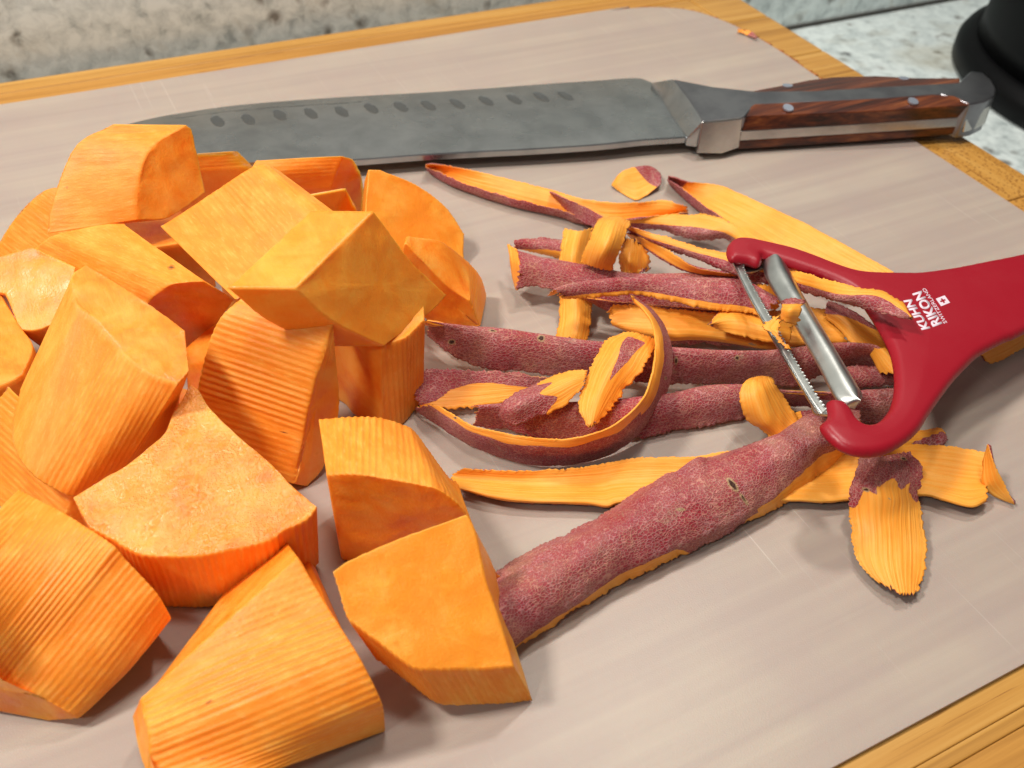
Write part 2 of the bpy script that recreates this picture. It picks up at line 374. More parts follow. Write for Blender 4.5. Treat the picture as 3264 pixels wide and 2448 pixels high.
# ---------------------------------------------------------------- knife
m = NT('brushed_knife_steel'); oc = m.coord('Object')
mott = m.noise(oc, 60, 4, .6, .4); sm = m.noise(m.coord('Object', (30, 900, 30)), 1, 2)
MST = m.out(m.ramp(mott, [(.36, (.37, .39, .405)), (.52, (.44, .46, .475)), (.66, (.49, .51, .52))]), m.ramp(m.noise(oc, 45, 3), [(.3, .22), (.7, .34)]), m.bump(sm, .00003, .5), Metallic=1.0)
m = NT('polished_bolster_steel'); oc = m.coord('Object')
MSP = m.out(m.ramp(m.noise(oc, 80, 4), [(.35, (.55, .53, .50)), (.6, (.70, .68, .64))]), .22, m.bump(m.noise(oc, 600, 2), .00003, .4), Metallic=1.0)
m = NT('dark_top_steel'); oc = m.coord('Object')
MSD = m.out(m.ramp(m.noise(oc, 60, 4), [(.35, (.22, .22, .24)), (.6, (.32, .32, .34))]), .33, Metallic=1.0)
m = NT('rosewood_scale'); gr1 = m.noise(m.coord('Object', (12, 420, 520), (0, 0, 0.2961)), 1, 4, .65, .3); gr2 = m.noise(m.coord('Object', (5, 130, 130), (0, 0, 0.2961)), 1, 3)
MRW = m.out(m.ramp(m.math('ADD', m.math('MULTIPLY', gr1, .55), m.math('MULTIPLY', gr2, .45)), [(.40, (.018, .004, .002)), (.48, (.065, .012, .004)), (.56, (.14, .032, .008)), (.66, (.26, .08, .02))]), .32, m.bump(gr1, .00008, .5), Specular_IOR_Level=.5)
m = NT('rivet_steel'); MRV = m.out((.55, .60, .72), .3, Metallic=.8)

def solid(name, top, bot, m, parent, bev=.0, seg=3, world=False):
    """closed solid between two matching outlines of (px,py,z) points"""
    P = [V(*p) for p in top]; Q = [V(*p) for p in bot] if not callable(bot) else [bot(p) for p in P]
    bm = bmesh.new(); a = [bm.verts.new(p) for p in P]; b = [bm.verts.new(p) for p in Q]; n = len(a)
    bm.faces.new(a); bm.faces.new(b[::-1])
    for i in range(n): bm.faces.new((a[i], b[i], b[(i + 1) % n], a[(i + 1) % n]))
    bmesh.ops.triangulate(bm, faces=[f for f in bm.faces if len(f.verts) > 4]); bmesh.ops.recalc_face_normals(bm, faces=bm.faces)
    me = bpy.data.meshes.new(name); bm.to_mesh(me); bm.free()
    o = link(name, me, [m], parent, smooth=True)
    if parent: o.matrix_parent_inverse = Matrix.Translation(-parent.location)
    if bev:
        md = o.modifiers.new('bevel', 'BEVEL'); md.width = bev; md.segments = seg; md.limit_method = 'ANGLE'; md.angle_limit = math.radians(28)
    md = o.modifiers.new('wn', 'WEIGHTED_NORMAL'); md.keep_sharp = True
    return o
down = lambda zz: (lambda p: np.array([p[0], p[1], zz * .01]))
knife = bpy.data.objects.new('kitchen_knife', None); COL.objects.link(knife)
kp = V(2100, 350, 0); knife.location = (kp[0], kp[1], .0)
tag(knife, 'long dimpled slicing knife with steel and rosewood handle across the back of the mat', 'knife')
# blade: a grid sheet from the far cutting edge to the thick near spine, dimples pressed in
far = respl([V(*p, .52) for p in [(400, 398), (430, 390), (510, 372), (600, 357), (733, 338), (884, 324), (1100, 309), (1300, 298), (1478, 287), (1762, 266), (1900, 257), (2026, 249), (2076, 262)]], 420)
near = respl([V(*p, .78) for p in [(400, 500), (500, 515), (600, 517), (811, 516), (1000, 511), (1140, 506), (1340, 491), (1520, 481), (1700, 472), (1900, 459), (2048, 444), (2196, 434), (2215, 430)]], 420)
dim = [(692, 393), (790, 387), (890, 373), (989, 367), (1087, 361), (1181, 350), (1275, 345), (1363, 341), (1455, 336), (1547, 326), (1636, 321), (1723, 314), (1800, 310)]
dimw = [V(*p, .6) for p in dim]
Mr = 90; bm = bmesh.new(); vg = []; dimset = set()
for i in range(420):
    row = []
    for j in range(Mr + 1):
        dm_ = 0
        t = j / Mr; p = far[i] * (1 - t) + near[i] * t; z = p[2]
        z = .0052 + (.0078 - .0052) * (1 - max(0, 1 - t * 1.6) ** 2)
        for c in dimw:
            dx = p[0] - c[0]
            if abs(dx) < .006:
                dy = p[1] - c[1]; q = dx / .0026; r_ = dy / .0066
                e = q * q + r_ * r_
                if e < 1: z -= .0006 * (1 - e)
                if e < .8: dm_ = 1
        row.append(bm.verts.new((p[0], p[1], z)))
        ppx = proj((p[0], p[1], z))[0]
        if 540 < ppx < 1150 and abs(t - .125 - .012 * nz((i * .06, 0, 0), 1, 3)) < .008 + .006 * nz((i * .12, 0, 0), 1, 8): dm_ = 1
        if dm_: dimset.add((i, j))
    vg.append(row)
for i in range(419):
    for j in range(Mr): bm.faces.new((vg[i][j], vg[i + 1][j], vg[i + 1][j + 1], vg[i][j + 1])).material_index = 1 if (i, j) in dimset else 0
# spine wall and underside
lo = [bm.verts.new((r[-1].co.x, r[-1].co.y - .0003, .0078 - .0027)) for r in vg]; mid_ = [bm.verts.new((r[-1].co.x, r[-1].co.y - .0004, .0078 - .0005)) for r in vg]
fl = [bm.verts.new((r[0].co.x, r[0].co.y, .0049)) for r in vg]
for i in range(419):
    bm.faces.new((vg[i][-1], vg[i + 1][-1], mid_[i + 1], mid_[i])); bm.faces.new((mid_[i], mid_[i + 1], lo[i + 1], lo[i])); bm.faces.new((lo[i], lo[i + 1], fl[i + 1], fl[i])); bm.faces.new((fl[i], fl[i + 1], vg[i + 1][0], vg[i][0]))
bmesh.ops.recalc_face_normals(bm, faces=bm.faces)
me = bpy.data.meshes.new('blade'); bm.to_mesh(me); bm.free()
m = NT('ground_hollow_dark_reflection_steel'); MHL = m.out((.22, .23, .235), .42, Metallic=1.0)  # ground dimples, their darker reflection put into the colour; also the bevel line
bl = link('blade', me, [MST, MHL], knife); bl.matrix_parent_inverse = Matrix.Translation(-knife.location)
md = bl.modifiers.new('e', 'EDGE_SPLIT'); md.split_angle = math.radians(40)
# bolster: sloping shoulder then block
def shoulder():
    lo_ = [V(*p) for p in [(2076, 262, .80), (2112, 320, .80), (2150, 382, .80), (2190, 439, .80)]]; hi_ = [V(*p) for p in [(2148, 251, 1.64), (2172, 284, 1.64), (2197, 316, 1.64), (2240, 386, 1.61)]]
    bm = bmesh.new(); L = [bm.verts.new(p) for p in lo_]; H = [bm.verts.new(p) for p in hi_]
    Lb = [bm.verts.new((p[0], p[1], .0042)) for p in lo_]; Hb = [bm.verts.new((p[0], p[1], .0042)) for p in hi_]
    for i in range(3):
        bm.faces.new((L[i], L[i + 1], H[i + 1], H[i])); bm.faces.new((L[i], Lb[i], Lb[i + 1], L[i + 1])); bm.faces.new((H[i], H[i + 1], Hb[i + 1], Hb[i])); bm.faces.new((Lb[i], Hb[i], Hb[i + 1], Lb[i + 1]))
    bm.faces.new((L[0], H[0], Hb[0], Lb[0])); bm.faces.new((L[3], Lb[3], Hb[3], H[3])); bmesh.ops.recalc_face_normals(bm, faces=bm.faces)
    me = bpy.data.meshes.new('bolster_shoulder'); bm.to_mesh(me); bm.free(); o = link('bolster_shoulder', me, [MST], knife); o.matrix_parent_inverse = Matrix.Translation(-knife.location)
    md = o.modifiers.new('bevel', 'BEVEL'); md.width = .0006; md.segments = 3; md.limit_method = 'ANGLE'; md.angle_limit = math.radians(30)
shoulder()
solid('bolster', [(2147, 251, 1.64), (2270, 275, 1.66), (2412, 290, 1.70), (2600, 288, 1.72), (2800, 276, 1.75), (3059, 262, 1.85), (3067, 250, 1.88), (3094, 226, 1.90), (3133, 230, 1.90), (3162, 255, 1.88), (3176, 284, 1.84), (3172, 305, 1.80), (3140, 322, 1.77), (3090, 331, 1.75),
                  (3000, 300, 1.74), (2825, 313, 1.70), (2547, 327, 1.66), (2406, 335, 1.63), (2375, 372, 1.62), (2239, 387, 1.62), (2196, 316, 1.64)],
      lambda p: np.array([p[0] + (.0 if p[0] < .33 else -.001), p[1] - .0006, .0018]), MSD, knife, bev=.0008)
solid('bolster_face', [(2236, 389, 1.60), (2300, 383, 1.60), (2367, 376, 1.60), (2367, 360, 1.60), (2240, 372, 1.60)],
      [(2219, 489, .35), (2301, 491, .25), (2356, 472, .30), (2366, 440, .35), (2240, 450, .35)], MSP, knife, bev=.0007)
# steel spine band between the wood scales and the butt face
solid('spine_band', [(2362, 418, 1.02), (2700, 398, 1.02), (3062, 374, 1.05), (3064, 330, 1.05), (2362, 350, 1.02)], [(2358, 449, .62), (2700, 428, .62), (3062, 404, .66), (3064, 380, .66), (2362, 400, .62)], MSP, knife, bev=.0003)
solid('butt_face', [(3086, 331, 1.72), (3140, 322, 1.74), (3172, 304, 1.78), (3150, 280, 1.74), (3080, 300, 1.72)],
      [(3066, 427, .40), (3108, 415, .42), (3139, 398, .50), (3130, 370, .5), (3060, 380, .45)], MSP, knife, bev=.0010)
def scale_(name, a, b, label=None):
    o = solid(name, a, b, MRW, knife, bev=.0007, seg=3)
    if label: o['label'] = label
    return o
s1 = scale_('handle_scale', [(2376, 370, 1.56), (2384, 345, 1.62), (2406, 331, 1.66), (2547, 325, 1.69), (2825, 312, 1.73), (2970, 301, 1.77), (3041, 305, 1.79), (3089, 328, 1.77), (3088, 334, 1.70), (2820, 352, 1.62), (2600, 362, 1.58)],
            [(2366, 418, 1.02), (2372, 400, 1.02), (2400, 395, 1.02), (2547, 390, 1.02), (2825, 370, 1.03), (2970, 362, 1.04), (3041, 355, 1.05), (3070, 360, 1.05), (3064, 374, 1.05), (2820, 391, 1.03), (2600, 404, 1.02)])
s2 = scale_('handle_scale', [(2357, 449, .62), (2700, 428, .62), (3064, 403, .66), (3066, 370, .66), (2362, 400, .62)], [(2350, 478, .20), (2702, 455, .20), (3062, 428, .28), (3066, 400, .28), (2362, 440, .20)])
s3 = scale_('handle_scale', [(2391, 291, 1.66), (2430, 283, 1.60), (2517, 267, 1.52), (2580, 254, 1.48), (2650, 245, 1.45), (2794, 241, 1.48), (2917, 248, 1.58), (3061, 248, 1.75), (3060, 265, 1.84), (2800, 280, 1.74), (2600, 292, 1.71), (2430, 300, 1.69)], down(.5))
for i, (x, y, z) in enumerate([(2512, 345, 1.68), (2910, 324, 1.75), (2510, 275, 1.545), (2880, 252, 1.545)]):
    p = V(x, y, z); bm = bmesh.new(); bmesh.ops.create_cone(bm, cap_ends=True, segments=24, radius1=.0022, radius2=.0022, depth=.0008)
    me = bpy.data.meshes.new('rivet'); bm.to_mesh(me); bm.free(); o = link('rivet', me, [MRV], knife, smooth=False)
    o.location = Vector(p) - knife.location + Vector((0, 0, .0001)); o.rotation_euler = (math.radians(12 if i < 2 else -8), 0, 0)

# ---------------------------------------------------------------- peeler
m = NT('red_nylon'); oc = m.coord('Object'); gg = m.noise(oc, 1800, 2)
MRED = m.out((.31, .003, .014), m.ramp(m.noise(oc, 50, 2), [(.3, .34), (.7, .46)]), m.bump(gg, .00005, .6), Specular_IOR_Level=.45)
m = NT('peeler_blade_steel'); oc = m.coord('Object')
MPB = m.out(m.ramp(m.noise(oc, 90, 4), [(.35, (.40, .41, .40)), (.6, (.56, .57, .55))]), m.ramp(m.noise(oc, 60, 3), [(.3, .28), (.7, .42)]), m.bump(m.noise(oc, 900, 3), .00003, .5), Metallic=1.0)
m = NT('white_print'); MWP = m.out((.72, .62, .70), .6)
peeler = bpy.data.objects.new('vegetable_peeler', None); COL.objects.link(peeler)
pp_ = V(2700, 1100, 2.0); peeler.location = (pp_[0], pp_[1], .012)
tag(peeler, 'red Y-shaped vegetable peeler with a serrated steel blade lying on the parings', 'peeler')
ZP = [V(2340, 742, 3.1), V(2680, 1400, 3.1), V(3264, 900, 2.3)]
pn = nrm(np.cross(ZP[1] - ZP[0], ZP[2] - ZP[0])); pn = pn if pn[2] > 0 else -pn
pz = pn; px_ = nrm(V(3264, 930, 2.3) - V(2500, 1050, 2.9)); px_ = nrm(px_ - pz * (px_ @ pz)); py_ = np.cross(pz, px_)
PO = ZP[0]
def pl(x, y, zo=0.0):                          # photo point -> peeler-plane coords
    q = onplane(x, y, PO + pz * zo, pz) - PO; return (q @ px_, q @ py_)
PM = Matrix(((px_[0], py_[0], pz[0], PO[0]), (px_[1], py_[1], pz[1], PO[1]), (px_[2], py_[2], pz[2], PO[2]), (0, 0, 0, 1)))
body = [(2330, 757), (2352, 742), (2390, 742), (2431, 750), (2529, 773), (2610, 801), (2671, 825), (2732, 844), (2793, 851), (2900, 853), (2954, 851), (3056, 836), (3137, 820), (3264, 795), (3400, 757), (3560, 690), (3760, 590), (3960, 480), (4080, 440), (4140, 520), (4050, 640), (3850, 780), (3640, 880), (3420, 970),
        (3264, 1050), (3218, 1068), (3137, 1111), (3096, 1148), (3056, 1190), (3015, 1243), (2974, 1302), (2946, 1346), (2910, 1382), (2853, 1417), (2792, 1431), (2731, 1425), (2680, 1402), (2641, 1366), (2624, 1336), (2649, 1308),
        (2645, 1264), (2660, 1255), (2702, 1264), (2727, 1293), (2743, 1319), (2767, 1334), (2800, 1330), (2828, 1309), (2849, 1277), (2861, 1228), (2861, 1171), (2853, 1120), (2838, 1078), (2815, 1035), (2785, 985), (2742, 925), (2700, 893), (2630, 862), (2549, 834), (2490, 815), (2440, 800),
        (2437, 812), (2434, 822), (2422, 828), (2391, 818), (2352, 813), (2334, 808), (2322, 785)]
pts = [np.array(pl(*p)) for p in body]
# smooth closed outline
sm_ = []
n = len(pts)
for i in range(n):
    for k in range(4): sm_.append(catmull(pts[i - 1], pts[i], pts[(i + 1) % n], pts[(i + 2) % n], k / 4))
# signed-distance height field meshed with a regular grid and rounded over
P2 = np.array(sm_); A2 = P2; B2 = np.roll(P2, -1, 0)
def sdist(Q):
    D = np.full(len(Q), 1e9); ins = np.zeros(len(Q), bool)
    for a, b in zip(A2, B2):
        ab = b - a; L2 = ab @ ab
        if L2 < 1e-14: continue
        t = np.clip(((Q - a) @ ab) / L2, 0, 1); d = np.linalg.norm(Q - a - t[:, None] * ab, axis=1); D = np.minimum(D, d)
        c = ((a[1] > Q[:, 1]) != (b[1] > Q[:, 1])); 
        if b[1] != a[1]: ins ^= c & (Q[:, 0] < (b[0] - a[0]) * (Q[:, 1] - a[1]) / (b[1] - a[1]) + a[0])
    return np.where(ins, D, -D)
h_ = .0005
mn, mx = P2.min(0) - 3 * h_, P2.max(0) + 3 * h_
nx, ny = int((mx[0] - mn[0]) / h_) + 1, int((mx[1] - mn[1]) / h_) + 1
gx, gy = np.meshgrid(mn[0] + h_ * np.arange(nx), mn[1] + h_ * np.arange(ny), indexing='ij')
Qg = np.stack([gx.ravel(), gy.ravel()], 1); Dg = sdist(Qg).reshape(nx, ny)
# snap the border grid points onto the outline
gxx = np.gradient(Dg, h_, axis=0); gyy = np.gradient(Dg, h_, axis=1); gl = np.sqrt(gxx ** 2 + gyy ** 2) + 1e-9
use = Dg > -h_ * .71
bm = bmesh.new(); TH = .0044; RR = .0020; vt = {}; vb = {}
def hgt(d):
    d = max(0, d); e = min(1, d / RR); r = math.sqrt(max(0, 1 - (1 - e) ** 2)) * RR
    return r + .0009 * (1 - math.exp(-max(0, d - .001) / .006))
cells = [(i, j) for i in range(nx - 1) for j in range(ny - 1) if use[i, j] and use[i + 1, j] and use[i, j + 1] and use[i + 1, j + 1] and (Dg[i, j] > -h_ * .7)]
need = set()
for i, j in cells: need.update([(i, j), (i + 1, j), (i, j + 1), (i + 1, j + 1)])
for i, j in need:
    x, y, d = gx[i, j], gy[i, j], Dg[i, j]
    if d < h_ * .6:
        x -= gxx[i, j] / gl[i, j] * d; y -= gyy[i, j] / gl[i, j] * d; d = 0
    z = hgt(d) - RR - .0009
    vt[(i, j)] = bm.verts.new((x, y, z)); vb[(i, j)] = bm.verts.new((x, y, -TH - min(0, 0) + (RR * .8 - min(RR, hgt(d)) * .8)))
ed = {}
for i, j in cells:
    q = [(i, j), (i + 1, j), (i + 1, j + 1), (i, j + 1)]
    bm.faces.new([vt[a] for a in q]); bm.faces.new([vb[a] for a in q[::-1]])
    for a, b in zip(q, q[1:] + q[:1]):
        if (b, a) in ed: del ed[(b, a)]
        else: ed[(a, b)] = 1
for (a, b) in ed:
    try: bm.faces.new((vt[b], vt[a], vb[a], vb[b]))
    except ValueError: pass
bmesh.ops.dissolve_degenerate(bm, dist=1e-6, edges=bm.edges[:])
bmesh.ops.recalc_face_normals(bm, faces=bm.faces)
me = bpy.data.meshes.new('handle'); bm.to_mesh(me); bm.free()
def on_peeler(o):
    o.parent = peeler; o.matrix_parent_inverse = Matrix.Translation(-peeler.location); o.matrix_basis = PM; return o
hd = link('handle', me, [MRED]); on_peeler(hd)
md = hd.modifiers.new('s', 'SMOOTH'); md.factor = .5; md.iterations = 3
# blades: curved channel + serrated strip + end bridges, in peeler-plane coords
def strip(name, L, R, mat, bulge, zoff=0.0, thick=.0006, teeth=0.0, n=160, mrow=16, parent=None, ends=False):
    Lw = respl([np.array([*pl(p[0], p[1], zoff), zoff]) for p in L], n); Rw = respl([np.array([*pl(p[0], p[1], zoff), zoff]) for p in R], n)
    bm = bmesh.new(); T = []; Bt = []
    for i in range(n):
        a, b = Lw[i], Rw[i]
        tv = (b - a) / np.linalg.norm(b - a) * teeth * (((i * 46 / n) % 1) - .5)
        ra = []; rb = []
        for j in range(mrow + 1):
            t = j / mrow; p = a * (1 - t) + b * t + (tv if j == mrow else 0); z = p[2] + bulge * (1 - (2 * t - 1) ** 2)
            ra.append(bm.verts.new((p[0], p[1], z))); rb.append(bm.verts.new((p[0], p[1], z - thick)))
        T.append(ra); Bt.append(rb)
    for i in range(n - 1):
        for j in range(mrow):
            bm.faces.new((T[i][j], T[i + 1][j], T[i + 1][j + 1], T[i][j + 1])); bm.faces.new((Bt[i][j], Bt[i][j + 1], Bt[i + 1][j + 1], Bt[i + 1][j]))
        bm.faces.new((T[i][0], Bt[i][0], Bt[i + 1][0], T[i + 1][0])); bm.faces.new((T[i][-1], T[i + 1][-1], Bt[i + 1][-1], Bt[i][-1]))
    for i in (0, n - 1):
        for j in range(mrow): bm.faces.new((T[i][j], T[i][j + 1], Bt[i][j + 1], Bt[i][j]))
    bmesh.ops.recalc_face_normals(bm, faces=bm.faces)
    me = bpy.data.meshes.new(name); bm.to_mesh(me); bm.free(); o = link(name, me, [mat]); on_peeler(o)
    md = o.modifiers.new('e', 'EDGE_SPLIT'); md.split_angle = math.radians(50)
    if parent: pass
    return o
strip('blade_guard', [(2452, 797), (2438, 812), (2434, 845), (2445, 885), (2492, 965), (2550, 1060), (2610, 1165), (2658, 1256), (2690, 1290), (2728, 1298)],
      [(2456, 797), (2478, 800), (2492, 818), (2515, 860), (2561, 942), (2630, 1058), (2700, 1175), (2735, 1232), (2749, 1262), (2734, 1297)], MPB, .0026, -.0035)
strip('serrated_blade', [(2328, 817), (2345, 855), (2391, 952), (2450, 1055), (2509, 1155), (2576, 1268), (2609, 1315)],
      [(2368, 835), (2380, 872), (2431, 966), (2484, 1056), (2543, 1160), (2603, 1258), (2634, 1302)], MPB, -.0012, -.0030, teeth=.0009)
strip('blade_bridge', [(2334, 808), (2380, 812), (2440, 800)], [(2368, 866), (2398, 866), (2446, 850)], MPB, -.0015, -.0042, n=40)
strip('blade_bridge', [(2588, 1268), (2640, 1276), (2690, 1275)], [(2615, 1318), (2650, 1320), (2700, 1300)], MPB, -.0020, -.0048, n=40)
# hook tab over the pivot
tb = [(2354, 764), (2400, 770), (2432, 790), (2437, 815), (2422, 828), (2391, 818), (2372, 800)]
# printed lettering and emblem on the handle
def print_text(txt, a, b, topv, name, bold=0.0, label=None):
    """text whose base line runs from photo point a to b, cap tops reached by topv"""
    pa, pb, pt = np.array(pl(*a)), np.array(pl(*b)), np.array(pl(*topv))
    cu = bpy.data.curves.new(name, 'FONT'); cu.body = txt; cu.size = 1; cu.extrude = 0; cu.offset = bold; cu.space_character = 1.0
    to = bpy.data.objects.new('tmp', cu); COL.objects.link(to); bpy.context.view_layer.update()
    me = bpy.data.meshes.new_from_object(to.evaluated_get(bpy.context.evaluated_depsgraph_get())); bpy.data.objects.remove(to)
    co = np.zeros(len(me.vertices) * 3); me.vertices.foreach_get('co', co); co = co.reshape(-1, 3)
    x0, x1 = co[:, 0].min(), co[:, 0].max(); y0 = 0.0; y1 = co[:, 1].max()
    ux = (pb - pa); uy = (pt - pa)
    res = []
    for c in co:
        q = pa + ux * ((c[0] - x0) / (x1 - x0)) + uy * ((c[1] - y0) / (y1 - y0)); res.append((q[0], q[1]))
    qs = np.array(res); ds = sdist(qs)
    out = [(q[0], q[1], hgt(d) - RR - .0009 + .00007) for q, d in zip(res, ds)]
    me.vertices.foreach_set('co', np.array(out).ravel()); me.name = name
    bm = bmesh.new(); bm.from_mesh(me)
    bmesh.ops.recalc_face_normals(bm, faces=bm.faces)
    r = bmesh.ops.extrude_face_region(bm, geom=bm.faces[:])
    for g in r['geom']:
        if isinstance(g, bmesh.types.BMVert): g.co.z -= .00025
    bmesh.ops.recalc_face_normals(bm, faces=bm.faces); bm.to_mesh(me); bm.free()
    o = link(name, me, [MWP], smooth=False); on_peeler(o)
    return o
print_text('KUHN', (2965, 1046), (2905, 953), (2939, 1051), 'lettering', bold=.035)
print_text('RIKON', (3003, 1031), (2936, 926), (2974, 1042), 'lettering', bold=.035)
print_text('SWITZERLAND', (3020, 1028), (2950, 917), (3009, 1031), 'lettering', bold=.0)
def emblem():
    c = np.array(pl(3006, 959)); ex_ = (np.array(pl(2990, 932)) - np.array(pl(3008, 960))); e1 = nrm(ex_) * .0; 
    a = np.array(pl(2983, 952)); b = np.array(pl(3011, 941)); d = np.array(pl(3000, 976))
    sx = b - a; sy = d - a
    g = [0, .2, .4, .6, .8, 1]; cross = {(1, 2), (2, 1), (2, 2), (2, 3), (3, 2)}
    bm = bmesh.new(); vv = {}
    for i, s in enumerate(g):
        for j, t in enumerate(g):
            q = a + sx * s + sy * t; dd = sdist(np.array([q]))[0]; vv[i, j] = bm.verts.new((q[0], q[1], hgt(dd) - RR - .0009 + .00007))
    for i in range(5):
        for j in range(5):
            if (i, j) in cross: continue
            bm.faces.new((vv[i, j], vv[i + 1, j], vv[i + 1, j + 1], vv[i, j + 1]))
    r = bmesh.ops.extrude_face_region(bm, geom=bm.faces[:])
    for q in r['geom']:
        if isinstance(q, bmesh.types.BMVert): q.co.z -= .00025
    bmesh.ops.recalc_face_normals(bm, faces=bm.faces)
    me = bpy.data.meshes.new('emblem'); bm.to_mesh(me); bm.free(); o = link('emblem', me, [MWP], smooth=False); on_peeler(o); o['label'] = 'white square emblem with a plus-shaped cross'
emblem()
# ---------------------------------------------------------------- sweet potato chunks
GROUP_C = 'chunks of peeled sweet potato'
def get_plane(anch, pts):
    q = []
    for a in anch:
        if len(a) == 2: x, y = pts[a[0]]; q.append(V(x, y, a[1]))
        else: q.append(V(*a))
    n = nrm(np.cross(q[1] - q[0], q[2] - q[0])); return q[0], n
def chunk(label, A, pa, B=None, pb=None, d=None, s=1.0, peel=(), mats=None, lam=.0017, amp=.00016, zmin=.03, seed=1, bulge=.0, caprough=.00025, spots=()):
    """prism between two knife-cut end faces A and B; the side between A[i] and A[i+1] is peeled (ridged) when i is in peel"""
    amp = amp * .50 + .000015; lam *= .92; n = len(A); p0, nn = get_plane(pa, A)
    PA = [onplane(x, y, p0, nn) for x, y in A]
    dbg = label[:40]
    if B is not None:
        q0, qn = get_plane(pb, B)
        PB = [None if b is None else onplane(b[0], b[1], q0, qn) for b in B]
        off = np.mean([PB[i] - PA[i] for i in range(n) if PB[i] is not None], axis=0)
        cA = np.mean(PA, axis=0)
        for i in range(n):
            if PB[i] is None:
                g = PA[i]; den = off @ qn
                PB[i] = g + off * (((q0 - g) @ qn) / den) if abs(den) > .25 * np.linalg.norm(off) else g + off
    else:
        if isinstance(d[1], tuple): off = V(*d[1]) - PA[d[0]]
        else: off = np.array(d) * .01
        cA = np.mean(PA, axis=0)
        PB = [cA + (p - cA) * s + off for p in PA]
    PA = [np.array([p[0], p[1], max(p[2], zmin * .01)]) for p in PA]; PB = [np.array([p[0], p[1], max(p[2], zmin * .01)]) for p in PB]
    # perimeter samples
    def corner(P, i):
        a = nrm(P[i] - P[i - 1]); b = nrm(P[(i + 1) % n] - P[i]); return a @ b < math.cos(math.radians(38))
    peel = set(range(n)) if peel == 'all' else set(peel)
    cn = [corner(PA, i) or ((i in peel) != ((i - 1) % n in peel)) for i in range(n)]
    per = []   # (seg index, t, ispeel)
    for i in range(n):
        j = (i + 1) % n
        L = max(np.linalg.norm(PA[j] - PA[i]), np.linalg.norm(PB[j] - PB[i]))
        K = max(2, int(L / (.00030 if i in peel else .0011)))
        for k in range(K): per.append((i, k / K, i in peel))
    def samp(P, i, t):
        p1, p2 = P[i], P[(i + 1) % n]
        a = P[i - 1] if not cn[i] else p1 * 2 - p2
        b = P[(i + 2) % n] if not cn[(i + 1) % n] else p2 * 2 - p1
        return catmull(a, p1, p2, b, t)
    SA = np.array([samp(PA, i, t) for i, t, _ in per]); SB = np.array([samp(PB, i, t) for i, t, _ in per])
    N = len(per); isp = np.array([p[2] for p in per], float)
    ker = max(1, int(.0008 / .0003)); ispf = isp.copy()
    for _ in range(3): ispf = np.minimum(isp, (ispf + np.roll(ispf, 1) + np.roll(ispf, -1)) / 3)
    mid = (SA + SB) / 2; seg = np.linalg.norm(np.roll(mid, -1, 0) - mid, axis=1); U = np.concatenate([[0], np.cumsum(seg)[:-1]])
    def cum(S):
        q = np.linalg.norm(np.roll(S, -1, 0) - S, axis=1); return np.concatenate([[0], np.cumsum(q)[:-1]])
    kk = int(np.mean(np.nonzero(isp)[0])) if isp.any() else 0
    UA, UB = cum(SA), cum(SB); UA = UA - UA[kk]; UB = UB - UB[kk]
    cAv, cBv = SA.mean(0), SB.mean(0); ax = cBv - cAv; Lx = np.linalg.norm(ax)
    tang = np.roll(mid, -1, 0) - np.roll(mid, 1, 0)
    outn = np.cross(tang, SB - SA); outn /= (np.linalg.norm(outn, axis=1)[:, None] + 1e-12)
    for _ in range(6): outn = outn * .5 + (np.roll(outn, 1, 0) + np.roll(outn, -1, 0)) * .25
    cm = mid.mean(0)
    if np.sum((outn * (mid - cm)).sum(1)) < 0: outn = -outn
    rows = max(5, int(Lx / .0016)); ts = [0.0, .00035 / Lx] + [k / rows for k in range(1, rows)] + [1 - .00035 / Lx, 1.0]
    verts = []; uvs = []
    def ridge(k, t):
        if ispf[k] < .01: return .25 * caprough * nz(SA[k] * (1 - t) + SB[k] * t, 260, seed)
        p = SA[k] * (1 - t) + SB[k] * t
        uw = UA[k] * (1 - t) + UB[k] * t
        u = uw + .0003 * nz((U[k] * 60, t * .7, seed), 1, seed)
        q = uw / .0135 + .25 * nz((t * 1.5, seed, 0), 1, 1) + seed * .37; qi = math.floor(q); fr = q - qi; rr = random.Random(qi * 77 + seed * 13)
        am = (.35 + .60 * rr.random()) * min(1, fr / .10, (1 - fr) / .10) * (1 + .5 * nz((U[k] * 70, t * 2.2, 0), 1, seed + 3)); u = u + rr.random() * lam
        h = math.cos(2 * math.pi * u / lam) * amp * am
        h += .0004 * nz(p, 45, seed) - .00010 * (1 - min(1, fr / .12, (1 - fr) / .12)) + bulge * .01 * math.sin(math.pi * t)
        return h * ispf[k]
    AXD = nrm(ax)
    def capn(S):
        c = S.mean(0); q = nrm(sum(np.cross(S[k] - c, S[(k + 1) % N] - c) for k in range(N)))
        return q
    capnA, capnB = capn(SA), capn(SB)
    rings = []
    for r, t in enumerate(ts):
        ring = []
        cc = cAv * (1 - t) + cBv * t; ins = .00028 if r in (0, len(ts) - 1) else 0
        for k in range(N):
            p = SA[k] * (1 - t) + SB[k] * t + outn[k] * (ridge(k, t) - ins)
            if r in (0, 1): p = p - capnA * ((p - SA[k]) @ capnA) + AXD * t * Lx
            elif r >= len(ts) - 2: p = p - capnB * ((p - SB[k]) @ capnB) - AXD * (1 - t) * Lx
            if r in (0, len(ts) - 1) : p = p + nrm(p - cc) * .00022 * nz(p, 1600, seed)
            ring.append(len(verts)); verts.append(p); uvs.append((U[k], t * Lx))
        rings.append(ring)
    faces = []; fm = []
    for r in range(len(ts) - 1):
        for k in range(N):
            j = (k + 1) % N; faces.append((rings[r][k], rings[r][j], rings[r + 1][j], rings[r + 1][k])); fm.append(0 if per[k][2] else 1)
